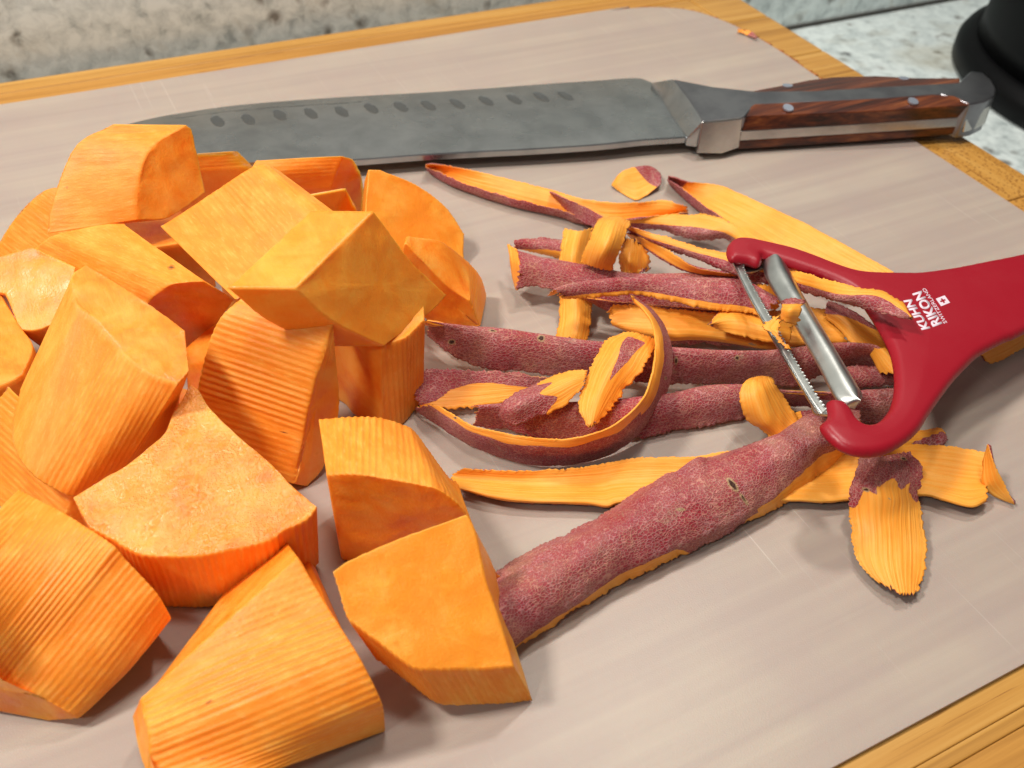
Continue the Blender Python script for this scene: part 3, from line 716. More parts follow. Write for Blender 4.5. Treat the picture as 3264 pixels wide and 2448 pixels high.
    for ring, c, axn in ((rings[0], cAv, -nrm(ax)), (rings[-1], cBv, nrm(ax))):
        base = np.array([verts[i] for i in ring]); c = base.mean(0); prev = ring
        size = np.linalg.norm(base - c, axis=1).max(); pn = nrm(sum(np.cross(base[k] - c, base[(k + 1) % N] - c) for k in range(0, N)))
        if pn @ axn < 0: pn = -pn
        sc = [.985, .95, .9, .82, .72, .6, .47, .33, .2, .1]
        for q, f in enumerate(sc):
            new = []
            for k in range(N):
                p = c + (base[k] - c) * f
                h = caprough * (fbm(p, 130, seed + 5) * 1.6) * min(1, (1 - f) * 12) + .00035 * nz(p, 38, seed) * min(1, (1 - f) * 3)
                new.append(len(verts)); verts.append(p + pn * h); uvs.append((p[0], p[1]))
            for k in range(N):
                j = (k + 1) % N; faces.append((prev[k], prev[j], new[j], new[k])); fm.append(1)
            prev = new
        ci = len(verts); verts.append(np.mean([verts[i] for i in prev], axis=0)); uvs.append((c[0], c[1]))
        for k in range(N): faces.append((prev[k], prev[(k + 1) % N], ci)); fm.append(1)
    if False: print('CH', seed, 'size cm', np.round((np.max(verts, 0) - np.min(verts, 0)) * 100, 1), 'z', round(float(np.min(np.array(verts)[:, 2])) * 100, 2), round(float(np.max(np.array(verts)[:, 2])) * 100, 2), 'len', round(Lx * 100, 1))
    me = bpy.data.meshes.new('sweet_potato_chunk')
    org = np.array([cm[0], cm[1], 0.0])
    me.from_pydata([tuple(v - org) for v in verts], [], faces)
    me.polygons.foreach_set('material_index', fm)
    uvl = me.uv_layers.new(name='uv'); li = np.zeros(len(me.loops), int); me.loops.foreach_get('vertex_index', li)
    uvl.data.foreach_set('uv', np.array(uvs)[li].ravel())
    mm = mats or (M_PEELED, M_CUT)
    me.attributes.new('spot', 'FLOAT', 'POINT').data.foreach_set('value', spotval(verts, spots))
    o = link('sweet_potato_chunk', me, mm); o.location = org; fix_normals(me)
    tag(o, label, 'sweet potato', GROUP_C)
    return o

# --- back row -------------------------------------------------------------
chunk('tall block topmost at the upper left of the pile, brown nick on its pale side',
      [(594, 398), (480, 475), (439, 605), (437, 701), (541, 693), (655, 613), (612, 410)], [(0, 4.9), (3, 3.0), (5, 3.0)],
      [(358, 396), (240, 467), (163, 650), (150, 745), None, None, None], [(0, 5.0), (3, 2.8), (2, 3.4)], peel=(0, 1, 2), amp=.00003, seed=11, spots=[(208, 598, 9, 16, 25)])
chunk('small dark-faced chunk peeping out between the tall block and the blade',
      [(757, 481), (700, 507), (655, 555), (640, 640), (700, 680), (790, 640), (806, 530)], [(0, 2.6), (3, .6), (5, .6)],
      d=(-2.0, .5, .0), peel=(0, 1, 2, 6), amp=.00006, seed=12)
chunk('half-round chunk lying in front of the blade, dark cut face turned right',
      [(1095, 496), (1074, 542), (1058, 595), (1070, 730), (1158, 720), (1160, 603), (1148, 545), (1127, 508)], [(0, 3.2), (3, .0), (5, 1.4)],
      [(815, 512), (790, 560), (780, 610), None, None, None, None, None], [(0, 3.0), (2, 2.0), (780, 720, 0)], peel=(0, 1, 6, 7), amp=.00006, seed=13)
chunk('little squared block tucked in front of the half-round chunk by the blade',
      [(1101, 599), (1078, 690), (1078, 760), (1125, 770), (1140, 680)], [(0, 2.9), (2, 1.0), (4, 1.6)], d=(-1.8, .1, 0), seed=14)
chunk('quarter-round slice leaning at the back right of the pile, smooth orange face to the viewer',
      [(1174, 540), (1212, 541), (1327, 591), (1424, 664), (1481, 745), (1479, 822), (1440, 850), (1300, 880), (1150, 830)], [(0, 3.2), (5, .3), (8, 1.2)],
      d=(.15, .9, -1.0), peel=(1, 2, 3, 4), seed=15, mats=(M_PEELED, M_YEL))
chunk('rounded wedge at the right of the pile resting above the red skins, dark underside showing',
      [(1285, 790), (1296, 778), (1424, 909), (1497, 959), (1514, 1000), (1531, 1040), (1400, 1070), (1285, 930)], [(1, 3.2), (3, 1.6), (6, .05)],
      [(1292, 765), (1304, 752), (1408, 769), (1493, 833), (1532, 880), (1552, 940), (1430, 965), (1300, 850)], [(1, 3.2), (3, 1.75), (6, .05)], peel=(3, 4), amp=.00012, seed=16)
chunk('orange rounded chunk at the left edge behind the rest, ridges slanting down',
      [(-60, 930), (-12, 792), (41, 705), (102, 637), (155, 602), (215, 598), (230, 700), (80, 930)], [(0, .0), (2, 2.0), (5, 3.0)],
      d=(.9, -1.5, -.5), peel=(0, 1, 2, 3, 4), amp=.00008, seed=17)
chunk('yellow flat-faced chunk at the left edge under the long ridged one',
      [(-90, 845), (0, 816), (102, 786), (240, 850), (220, 1010), (124, 1052), (62, 1053), (34, 978), (14, 936), (-70, 920)], [(0, 3.0), (3, 3.3), (6, 2.3)],
      d=(.5, .9, -1.8), seed=18)
chunk('damp orange chunk cut off by the left edge of the photo beside the tall cone',
      [(-160, 900), (0, 932), (61, 1035), (104, 1103), (73, 1192), (0, 1229), (-160, 1270)], [(0, 2.7), (3, 2.3), (6, 2.3)],
      d=(.1, -.25, -1.9), seed=19)
chunk('ridged chunk at the left edge squeezed between the tall cone and the big front one',
      [(300, 1500), (252, 1555), (216, 1605), (198, 1648), (150, 1740), (320, 1700)], [(1, 1.5), (4, .1), (5, .1)],
      d=(-1.5, 3.1, .5), s=1.15, peel=(0, 1, 2, 3), amp=.0002, seed=20)
# --- middle ---------------------------------------------------------------
chunk('long pale chunk with dark cut end and a brown eye, left of the centre',
      [(651, 896), (600, 898), (545, 906), (500, 935), (468, 967), (480, 1090), (598, 1110), (671, 1061), (747, 955)], [(0, 3.7), (4, 3.0), (6, .8)],
      [(392, 712), (320, 716), (180, 748), (140, 768), (102, 795), None, None, None, None], [(0, 3.6), (2, 3.0), (4, 2.2)], peel=(0, 1, 2, 3, 8), amp=.00007, seed=21, spots=[(545, 852, 14, 9, -20)])
chunk('square pale chunk with a corner pointing down, lying across the top of the pile',
      [(749, 955), (880, 850), (1000, 745), (1048, 705), (1088, 692), (1125, 800), (950, 970)], [(0, 3.5), (3, 4.9), (6, 2.3)],
      [(509, 721), (671, 617), (800, 534), (850, 526), (892, 546), None, None], [(0, 3.6), (2, 5.2), (620, 790, 2.2)], peel=(0, 1, 2, 3), amp=.00008, seed=22)
chunk('bright yellow cut block on top of the pile nearest the red skins',
      [(1192, 674), (1241, 738), (1310, 831), (1424, 941), (1367, 1002), (1225, 1104), (1066, 1026), (944, 920)], [(0, 5.9), (7, 5.5), (5, 3.0)],
      d=(0, (989, 671, 5.9)), seed=23, mats=(M_PEELED, M_YEL), caprough=.0003)
chunk('small orange face showing between the tall cone and the strongly ridged block',
      [(590, 1110), (640, 1065), (715, 1010), (715, 1250), (600, 1262)], [(0, 1.5), (2, 1.9), (4, 1.4)], d=(.1, .1, -1.35), seed=24)
chunk('shaded chunk buried under the top of the pile behind the strongly ridged block',
      [(700, 880), (900, 850), (1060, 930), (1050, 1040), (780, 990)], [(0, 2.2), (2, 2.4), (4, 2.0)], d=(.0, .1, -2.0), seed=25)
chunk('shaded chunk buried under the tall rear block',
      [(330, 690), (560, 655), (660, 760), (480, 790)], [(0, 2.0), (1, 2.0), (3, 2.0)], d=(.0, .0, -1.9), seed=26)
chunk('dark chunk deep in the gap beside the wet quarter slice',
      [(400, 1500), (455, 1350), (540, 1225), (640, 1250), (600, 1400)], [(0, 1.2), (2, 1.6), (4, 1.2)], d=(.0, .0, -1.1), seed=27)
chunk('tall cone-shaped end with a glossy slanted orange top, left of the pile',
      [(273, 843), (346, 885), (468, 963), (592, 1053), (607, 1182), (570, 1224), (480, 1190), (395, 1125), (285, 1003), (244, 967), (226, 900), (240, 862)], [(0, 4.7), (4, 3.9), (8, 4.4)],
      [None, None, None, (560, 1400), (480, 1480), (350, 1560), (232, 1584), (171, 1560), (106, 1520), (55, 1452), (38, 1375), (60, 1250)], [(4, .7), (7, 1.7), (10, 2.3)],
      peel=(3, 4, 5, 6, 7, 8, 9, 10), amp=.00010, seed=28, lam=.0016, spots=[(131, 1062, 7, 13, 20)])
chunk('strongly ridged upright block in the middle of the pile',
      [(1063, 1033), (1042, 1095), (1013, 1185), (981, 1307), (960, 1429), (936, 1542), (984, 1577), (1036, 1482), (1082, 1315), (1069, 1110)], [(0, 4.2), (5, .3), (7, .3)],
      [(782, 940), (712, 1000), (671, 1077), (638, 1190), (612, 1320), (590, 1440), None, None, None, None], [(0, 4.3), (2, 3.5), (5, .6)], peel=(0, 1, 2, 3, 4, 9), amp=.00030, lam=.0019, seed=29, spots=[(904, 1378, 6, 3, 10)])
chunk('upright chunk in shadow under the bright yellow block, touching the red skins',
      [(900, 960), (1075, 1040), (1150, 1075), (1217, 1098), (1290, 1075), (1353, 1018), (1350, 930), (1150, 900)], [(0, 2.9), (3, 2.9), (5, 3.1)],
      [(900, 1220), (1076, 1275), (1131, 1325), (1217, 1378), (1282, 1354), (1348, 1276), None, None], [(1, .03), (3, .03), (5, .03)], peel=(3, 4, 5), amp=.00024, seed=30)
# --- front ----------------------------------------------------------------
chunk('glistening wet quarter slice with a broken corner, in the centre of the heap',
      [(232, 1585), (309, 1536), (411, 1475), (480, 1418), (527, 1375), (549, 1318), (586, 1262), (602, 1223), (631, 1239), (667, 1296), (753, 1382), (850, 1463), (930, 1545), (1010, 1614),
       (975, 1655), (900, 1692), (856, 1722), (712, 1757), (610, 1772), (488, 1772), (431, 1764), (355, 1722), (285, 1684)], [(0, 2.5), (7, 3.1), (15, 2.4)],
      d=(.0, .12, -2.35), s=.96, peel=tuple(range(13, 22)), amp=.00034, lam=.0017, seed=31, mats=(M_PEELED, M_WET), caprough=.00045)
chunk('big ridged end piece cut off by the lower left edge of the photo',
      [(60, 1560), (175, 1618), (281, 1682), (366, 1739), (407, 1788), (480, 1866), (509, 1902), (534, 1945), (546, 1968), (500, 2014), (250, 1950)], [(1, 2.9), (5, 2.3), (9, .05)],
      [(-260, 1900), (-140, 2020), (-60, 2120), (0, 2192), (60, 2206), (120, 2222), (185, 2250), (235, 2275), (250, 2291), (150, 2298), (-100, 2250)], [(1, 3.0), (5, 1.0), (9, .03)],
      peel=(0, 1, 2, 3, 4, 5, 6, 7, 8), amp=.00026, lam=.0016, seed=32, bulge=.12)
chunk('quarter chunk with a dark front face, standing behind the tipped wedge',
      [(1042, 1516), (1132, 1512), (1246, 1527), (1348, 1546), (1409, 1565), (1488, 1636), (1535, 1748), (1545, 1850), (1089, 1784)], [(0, 3.2), (5, 2.6), (8, .05)],
      [(1016, 1335), (1110, 1328), (1205, 1330), (1278, 1351), (1327, 1381), (1425, 1512), None, None, None], [(0, 3.1), (2, 3.0), (4, 2.4)], peel=(0, 1, 2, 3, 4, 5, 6), amp=.00028, seed=33)
chunk('tipped wedge with a flat orange face, frontmost on the right and throwing the long shadow',
      [(1486, 1638), (1290, 1708), (1130, 1775), (1057, 1821), (1100, 1960), (1136, 1995), (1217, 2055), (1307, 2122), (1370, 2133), (1452, 2131), (1550, 2131), (1636, 2122), (1592, 1980), (1562, 1890), (1547, 1849), (1512, 1690)],
      [(0, 3.2), (3, 3.2), (11, 1.5)], d=(11, (1700, 2236, .03)), s=1.0, peel=(3, 4, 5, 6, 7, 8, 9, 10), amp=.00024, seed=34, mats=(M_PEELED, M_YEL))
chunk('ridged tapering end piece lying frontmost at the bottom of the photo',
      [(949, 1775), (1023, 1899), (1090, 2005), (1147, 2097), (1200, 2200), (1223, 2261), (1229, 2330), (1050, 2330), (940, 2050)], [(0, 3.0), (3, 2.5), (6, .1)],
      [(446, 2228), (458, 2262), (470, 2310), (476, 2375), (474, 2430), (480, 2490), (520, 2580), (450, 2420), (422, 2285)], [(0, 1.8), (3, 1.8), (8, 1.2)],
      peel=(0, 1, 2, 3, 4, 5), amp=.00026, lam=.0018, seed=35, bulge=.05, spots=[(671, 2237, 9, 9, 0), (1030, 2075, 9, 7, 0), (650, 2418, 5, 4, 0)])
# ---------------------------------------------------------------- parings
GROUP_P = 'parings of sweet potato skin'
def rail(pts, z=None):
    out = []
    for p in pts: out.append(V(p[0], p[1], p[2] if len(p) > 2 else z))
    return out
def sstep(a, b, x):
    t = min(1, max(0, (x - a) / (b - a))); return t * t * (3 - 2 * t)
def paring(label, rails, up='flesh', mask=None, back=None, ref=.25, thick=.0009, jag=.00035, seed=1, ridge=.00007, arch=0.0, name='sweet_potato_paring', cat='paring', group=GROUP_P, wob=.00025, zmin=.02, spots=()):
    """a curled strip lofted through rails (far to near); the side seen at position ref across is 'up'"""
    R0 = [respl(r, 60) for r in rails]
    Lg = max(np.linalg.norm(np.diff(r, axis=0), axis=1).sum() for r in R0)
    Wd = sum(np.linalg.norm(R0[i + 1][30] - R0[i][30]) for i in range(len(R0) - 1))
    N = max(12, int(Lg / .00055)); Mn = max(8, int(Wd / .0006))
    R = [respl(r, N) for r in rails]; G = np.zeros((N, Mn, 3))
    for i in range(N): G[i] = respl([r[i] for r in R], Mn) if len(R) > 2 else np.linspace(R[0][i], R[1][i], Mn)
    us = np.linspace(0, 1, N); vs = np.linspace(0, 1, Mn)
    # edge jaggedness, in the strip's own plane
    for i in range(N):
        wv = G[i, -1] - G[i, 0]; wl = np.linalg.norm(wv); wd = nrm(wv)
        a = jag * (nz((i * .75, seed, 0), 1, 3) * 1.5 + nz((i * .17, seed, 2), 1, 5)); b = jag * (nz((i * .75, seed, 7), 1, 8) * 1.5 + nz((i * .17, seed, 9), 1, 2))
        e = max(1, Mn // 8)
        for j in range(e):
            f = 1 - j / e
            G[i, j] += wd * a * f; G[i, -1 - j] += wd * b * f
    for j in range(Mn):
        for end, sg in ((0, -1), (N - 1, 1)):
            dv = nrm(G[end, j] - G[end - sg * 3, j]) if True else 0
            G[end, j] += dv * jag * 3.5 * nz((j * .8, seed, 4), 1, end)
            G[end - sg, j] += dv * jag * 1.5 * nz((j * .8, seed, 4), 1, end)
    du = np.gradient(G, axis=0); dv = np.gradient(G, axis=1); nn = np.cross(du, dv); nn /= (np.linalg.norm(nn, axis=2)[:, :, None] + 1e-12)
    jr = min(Mn - 2, max(1, int(ref * Mn))); ir = N // 2
    s = 0
    for i in range(N // 4, 3 * N // 4, 2): s += nn[i, jr] @ nrm(CAM - G[i, jr])
    if s < 0: nn = -nn
    if arch:
        prof = 4 * vs * (1 - vs); G = G + nn * (arch * .01 * prof)[None, :, None]
    flat = nn.copy()
    for i in range(N):
        for j in range(Mn):
            p = G[i, j]; h = wob * nz(p, 90, seed) + wob * .5 * nz(p, 260, seed)
            if up == 'flesh': h += ridge * math.cos(2 * math.pi * vs[j] * Wd / .0016 + 1.5 * nz((i * .03, j * .1, seed), 1, 1))
            G[i, j] = p + nn[i, j] * h
    edge = np.minimum(1, np.minimum(vs, 1 - vs) / .16)[None, :] * np.ones((N, 1))
    endf = np.minimum(1, np.minimum(us, 1 - us) / .03 + .35)[:, None]
    th = thick * (.35 + .65 * edge ** .7) * endf
    Bk = G - nn * th[:, :, None]
    G[:, :, 2] = np.maximum(G[:, :, 2], (zmin * .01) + .0003); Bk[:, :, 2] = np.maximum(Bk[:, :, 2], zmin * .01)
    verts = []; uv = []; sk = []
    ulen = us * Lg; vlen = vs * Wd
    fmask = mask or ((lambda u, v: 1.0) if up == 'skin' else (lambda u, v: 0.0))
    bmask = back or ((lambda u, v: 0.0) if up == 'skin' else (lambda u, v: 1.0))
    for S, mk in ((G, fmask), (Bk, bmask)):
        for i in range(N):
            for j in range(Mn):
                verts.append(S[i, j]); uv.append((ulen[i] + seed * .013, vlen[j] + seed * .007)); sk.append(mk(us[i], vs[j]))
    nV = N * Mn; faces = []
    idx = lambda s_, i, j: s_ * nV + i * Mn + j
    for i in range(N - 1):
        for j in range(Mn - 1):
            faces.append((idx(0, i, j), idx(0, i + 1, j), idx(0, i + 1, j + 1), idx(0, i, j + 1)))
            faces.append((idx(1, i, j), idx(1, i, j + 1), idx(1, i + 1, j + 1), idx(1, i + 1, j)))
    for i in range(N - 1):
        faces.append((idx(0, i, 0), idx(1, i, 0), idx(1, i + 1, 0), idx(0, i + 1, 0)))
        faces.append((idx(0, i, Mn - 1), idx(0, i + 1, Mn - 1), idx(1, i + 1, Mn - 1), idx(1, i, Mn - 1)))
    for j in range(Mn - 1):
        faces.append((idx(0, 0, j), idx(0, 0, j + 1), idx(1, 0, j + 1), idx(1, 0, j)))
        faces.append((idx(0, N - 1, j), idx(1, N - 1, j), idx(1, N - 1, j + 1), idx(0, N - 1, j + 1)))
    arr = np.array(verts); org = np.array([arr[:, 0].mean(), arr[:, 1].mean(), 0.0])
    me = bpy.data.meshes.new(name); me.from_pydata([tuple(p - org) for p in arr], [], faces)
    li = np.zeros(len(me.loops), int); me.loops.foreach_get('vertex_index', li)
    me.uv_layers.new(name='uv').data.foreach_set('uv', np.array(uv)[li].ravel())
    a = me.attributes.new('skin', 'FLOAT', 'POINT'); a.data.foreach_set('value', sk)
    me.attributes.new('spot', 'FLOAT', 'POINT').data.foreach_set('value', spotval(arr, spots))
    o = link(name, me, [M_PEEL]); o.location = org; fix_normals(me)
    tag(o, label, cat, group); return o
def tube(crown, near, zc, zn, back=.45):
    """rails of a rolled skin: hidden back, crown seen as the top outline, bulging middle, near edge"""
    c = [V(p[0], p[1], p[2] if len(p) > 2 else zc) for p in crown]; e = [V(p[0], p[1], p[2] if len(p) > 2 else zn) for p in near]
    c = respl(c, 14); e = respl(e, 14)
    b = [p + np.array([0, back * .01, -min(p[2] * .75, .0045)]) for p in c]
    m = [(p * .5 + q * .5) + nrm(np.array([0, -.5, .8])) * .22 * np.linalg.norm(p - q) for p, q in zip(c, e)]
    return [b, list(c), m, list(e)]

FB = lambda a: (lambda u, v: sstep(a - .03, a + .03, v))            # skin near the near edge
# upper strips
paring('long thin strip pointing left at the knife, flesh up, jagged dark lower rim',
       [rail([(1358, 525), (1406, 526), (1490, 540), (1585, 561), (1748, 602), (1849, 631), (1967, 646), (2060, 642), (2120, 638), (2188, 656)], .75),
        rail([(1358, 529), (1404, 538), (1480, 562), (1585, 598), (1730, 640), (1840, 664), (1960, 676), (2060, 668), (2120, 670), (2190, 668)], .45),
        rail([(1358, 533), (1402, 566), (1471, 598), (1585, 637), (1666, 660), (1788, 686), (1850, 706), (1950, 715), (2060, 700), (2120, 692), (2192, 680)], .12),
        rail([(1358, 530), (1404, 548), (1475, 580), (1575, 612), (1670, 641), (1788, 668), (1850, 688), (1950, 700), (2060, 690), (2120, 685), (2192, 676)], .55)], ref=.2, seed=41, jag=.0004)
paring('strip with a dark pointed tip lying across the long thin strip at the back',
       [rail([(1752, 611), (1800, 632), (1880, 664), (1960, 696), (2020, 700), (2120, 684), (2195, 683), (2264, 686), (2350, 722), (2430, 800)], 1.0),
        rail([(1752, 615), (1800, 645), (1870, 682), (1950, 715), (2020, 708), (2102, 716), (2203, 735), (2264, 742), (2335, 748), (2400, 820)], .8),
        rail([(1752, 618), (1795, 660), (1850, 705), (1940, 740), (2030, 733), (2110, 735), (2190, 762), (2260, 765), (2330, 768), (2390, 840)], .45)],
       ref=.2, seed=42, mask=lambda u, v: max(sstep(.30, .24, u) * sstep(.12, .2, v + .9 * (.3 - u) if u < .3 else v), sstep(.5, .62, v)), jag=.0005)
paring('broad flesh-up strip with pointed maroon tip, running down behind the red handle',
       [rail([(2130, 563), (2187, 579), (2285, 588), (2342, 609), (2460, 662), (2557, 707), (2700, 784), (2822, 852), (2900, 905)], .75),
        rail([(2130, 568), (2185, 592), (2265, 620), (2320, 655), (2430, 720), (2540, 775), (2670, 835), (2770, 880), (2850, 930)], .5),
        rail([(2130, 576), (2192, 634), (2252, 681), (2325, 738), (2380, 790), (2460, 840), (2560, 890), (2660, 930), (2750, 960)], .12),
        rail([(2131, 570), (2183, 604), (2228, 640), (2285, 680), (2346, 722), (2410, 775), (2500, 830), (2600, 880), (2700, 925)], .6)],
       ref=.2, seed=43, mask=lambda u, v: max(sstep(.10, .05, u), 0), jag=.0003)
paring('small oval chip with a crescent of maroon skin, lying alone near the knife bolster',
       [rail([(1951, 585, .1), (1984, 546, .5), (2041, 529, .55), (2080, 531, .45), (2106, 552, .3)]),
        rail([(1951, 590, .12), (1975, 582, .3), (2030, 580, .28), (2075, 570, .3), (2107, 566, .35)]),
        rail([(1955, 596, .1), (1975, 612, .05), (2024, 638, .03), (2061, 622, .1), (2107, 585, .3)])],
       seed=44, ref=.5, mask=lambda u, v: sstep(.66, .74, u + (0.5 - v) * .42), jag=.0003, thick=.0012)
# crossing strip under / over the peeler
paring('long narrow strip passing under the peeler blades and out over the red handle',
       [rail([(2010, 722), (2060, 738), (2150, 763), (2244, 792), (2330, 808), (2420, 830), (2517, 857, 2.5), (2600, 880, 3.0), (2667, 899, 3.3), (2740, 917, 3.4), (2800, 925, 3.4), (2846, 944, 3.4), (2880, 968, 3.4), (2902, 1008, 3.35)], 2.2),
        rail([(2008, 727), (2060, 752), (2122, 778), (2183, 797), (2244, 819), (2346, 864), (2440, 890), (2541, 908, 2.35), (2610, 921, 2.8), (2671, 948, 3.1), (2740, 950, 3.3), (2800, 958, 3.4), (2860, 978, 3.4), (2904, 1012, 3.35)], 2.05),
        rail([(2006, 740), (2060, 766), (2122, 792), (2183, 814), (2244, 837), (2346, 880), (2440, 908), (2541, 930, 2.1), (2610, 946, 2.5), (2671, 962, 2.85), (2740, 980, 3.0), (2800, 995, 3.2), (2860, 1010, 3.3), (2904, 1016, 3.3)], 1.85)],
       ref=.2, seed=45, mask=lambda u, v: sstep(.46, .56, v), jag=.0004, arch=.05)
paring('curled flesh sliver just below the strip that runs under the peeler',
       [rail([(2000, 744), (2060, 765), (2122, 793), (2203, 846), (2290, 868), (2360, 872)], 1.9), rail([(2000, 752), (2050, 790), (2110, 830), (2190, 868), (2280, 880), (2362, 884)], 1.5)],
       seed=46, ref=.5, mask=lambda u, v: sstep(.8, .9, v))
# centre tangle
paring('upright flesh strip running down behind the rolled skins to the bare mat, paler lower end',
       [rail([(1800, 727, 1.4), (1786, 800, 1.3), (1784, 880, .9), (1784, 948, .5), (1783, 1010, .3), (1772, 1078, .1)]),
        rail([(1845, 735, 1.7), (1830, 805, 1.6), (1830, 880, 1.1), (1834, 950, .8), (1832, 1015, .55), (1822, 1085, .3)]),
        rail([(1888, 727, 1.4), (1872, 810, 1.2), (1880, 880, .9), (1887, 958, .5), (1883, 1030, .3), (1868, 1090, .1)])], seed=47, ref=.5, jag=.0004)
paring('ruffled flesh scrap hidden behind the small flesh loop',
       [rail([(1992, 760, 1.9), (1972, 820, 1.6), (1975, 872, 1.2)]), rail([(2020, 765, 2.0), (2012, 825, 1.9), (2015, 875, 1.4)]), rail([(2045, 777, 1.7), (2074, 830, 1.3), (2069, 860, 1.1)])], seed=48, ref=.5, jag=.0008, wob=.0012)
paring('small flesh loop arching over the top of the tangle',
       [rail([(1935, 692, 2.2), (1908, 702, 2.6), (1886, 742, 2.6), (1868, 785, 2.3), (1849, 838, 1.7)]),
        rail([(1975, 690, 2.4), (1955, 705, 2.9), (1938, 755, 3.0), (1920, 810, 2.6), (1900, 852, 1.8)]),
        rail([(2012, 706, 2.2), (2005, 722, 2.6), (1990, 765, 2.6), (1968, 818, 2.3), (1951, 862, 1.7)])], seed=49, ref=.5, jag=.0003, thick=.0011)
paring('short maroon paring lying farthest left at the back of the tangle, pale lower lip',
       [rail([(1640, 766), (1680, 761), (1730, 758), (1790, 766), (1850, 775)], .9), rail([(1640, 778), (1680, 780), (1730, 788), (1790, 802), (1850, 812)], .75), rail([(1640, 792), (1680, 800), (1730, 812), (1790, 826), (1850, 836)], .4)],
       up='skin', ref=.4, seed=50, mask=lambda u, v: sstep(.62, .5, v), arch=.1)
paring('rolled skin with a pale cut left end at the back of the tangle',
       tube([(1650, 800), (1727, 818), (1829, 838), (1890, 849), (1992, 868), (2100, 874), (2230, 872), (2360, 885), (2430, 905)], [(1646, 922), (1715, 913), (1764, 925), (1850, 950), (1950, 975), (2100, 985), (2250, 990), (2360, 1000), (2430, 1010)], 1.5, .8), up='skin', ref=.6, seed=51, jag=.0005)
paring('pale flesh rim curling off the left end of the rolled skin',
       [rail([(1617, 777, 1.2), (1624, 830, 1.1), (1632, 880, .7), (1642, 920, .3)]), rail([(1650, 797, 1.5), (1654, 840, 1.4), (1655, 880, 1.1), (1650, 920, .8)])], seed=52, ref=.5, thick=.0014)
paring('netted pink skin with jagged left tip and pale lower margin, topmost of the tangle',
       tube([(1764, 924), (1800, 908), (1841, 899), (1951, 886), (2080, 886), (2203, 882), (2354, 891), (2420, 915), (2480, 950)], [(1796, 952), (1829, 953), (1935, 945), (2016, 938), (2090, 948), (2163, 966), (2285, 990), (2366, 994), (2430, 1010)], 2.3, 1.9, .3),
       up='skin', ref=.7, seed=53, jag=.0006, mask=lambda u, v: sstep(.93, .84, v))
paring('dark maroon skin in the shade under the netted front skin',
       [rail([(1860, 950), (1960, 962), (2060, 972), (2200, 985), (2350, 1000)], 1.2), rail([(1880, 965), (1960, 1000), (2060, 1010), (2200, 1010), (2350, 1020)], .7)], up='skin', seed=54, ref=.5)
paring('flat flesh strip with rounded left end, just behind the top of the ring',
       [rail([(1942, 990), (1960, 972), (2041, 974), (2150, 984), (2285, 995), (2400, 990), (2500, 985), (2610, 984), (2700, 1000)], 1.4),
        rail([(1940, 1002), (1980, 1010), (2080, 1030), (2180, 1034), (2290, 1036), (2400, 1045), (2500, 1040), (2610, 1040), (2700, 1045)], 1.2),
        rail([(1951, 1035), (2012, 1056), (2085, 1070), (2142, 1076), (2203, 1072), (2285, 1076), (2360, 1090), (2427, 1104), (2480, 1104), (2529, 1099), (2700, 1090)], .95),
        rail([(1956, 1037), (2012, 1062), (2085, 1080), (2142, 1096), (2203, 1096), (2285, 1098), (2360, 1106), (2427, 1112), (2480, 1112), (2529, 1106), (2700, 1096)], .5)],
       ref=.3, seed=55, mask=FB(.80), jag=.0005, spots=[(2400, 1095, 22, 5, 5)])
paring('short flesh tongue with dark bruised edge lying just left of the peeler blades',
       [rail([(2264, 1030), (2297, 990), (2346, 976), (2380, 994), (2440, 1008), (2520, 1030)], 1.75), rail([(2264, 1034), (2300, 1020), (2350, 1020), (2440, 1045), (2520, 1060)], 1.9), rail([(2266, 1040), (2285, 1050), (2346, 1068), (2448, 1088), (2520, 1095)], 1.6)],
       ref=.5, seed=56, jag=.0004, mask=lambda u, v: .8 * sstep(.07, .0, v))
paring('little bright flesh curl seen between the two peeler blades',
       [rail([(2412, 905, 2.0), (2398, 935, 1.9), (2400, 965, 1.7)]), rail([(2440, 908, 2.2), (2432, 945, 2.2), (2440, 980, 1.9)]), rail([(2474, 915, 2.0), (2488, 960, 1.9), (2480, 986, 1.7)])], seed=57, ref=.5, jag=.0006)
paring('flesh strip with maroon upper end curving down beside the inside of the red handle',
       [rail([(2640, 958, 1.5), (2712, 985, 1.5), (2773, 1028, 1.3), (2835, 1082, 1.0), (2875, 1160, .7)]),
        rail([(2632, 985, 1.6), (2690, 1015, 1.6), (2745, 1060, 1.4), (2800, 1105, 1.1), (2860, 1165, .8)]),
        rail([(2627, 1013, 1.4), (2667, 1041, 1.3), (2712, 1092, 1.1), (2765, 1132, .9), (2850, 1168, .6)])], seed=58, ref=.5, mask=lambda u, v: sstep(.75, .9, (1 - v) * .55 + (1 - u) * .75))
# rolled skins
paring('thick rolled skin stretching from the orange pile to the red handle, the longest dusty roll',
       tube([(1358, 1022), (1422, 1031), (1544, 1044), (1666, 1056), (1768, 1072), (1910, 1090), (2030, 1100), (2145, 1108), (2263, 1116), (2385, 1118), (2487, 1116), (2570, 1105), (2661, 1096), (2751, 1087), (2800, 1104), (2830, 1135), (2855, 1185)],
            [(1361, 1070), (1414, 1105), (1463, 1149), (1564, 1178), (1666, 1185), (1788, 1200), (1950, 1212), (2050, 1220), (2145, 1224), (2263, 1224), (2385, 1226), (2487, 1228), (2539, 1230), (2629, 1193), (2710, 1171), (2760, 1170), (2853, 1198)], 1.55, .35), up='skin', ref=.6, seed=59, jag=.0004, spots=[(1440, 1090, 14, 10, 0), (1574, 1056, 18, 4, 15), (1725, 1078, 14, 12, 0), (2350, 1140, 9, 9, 0), (2155, 1150, 6, 16, 0)])
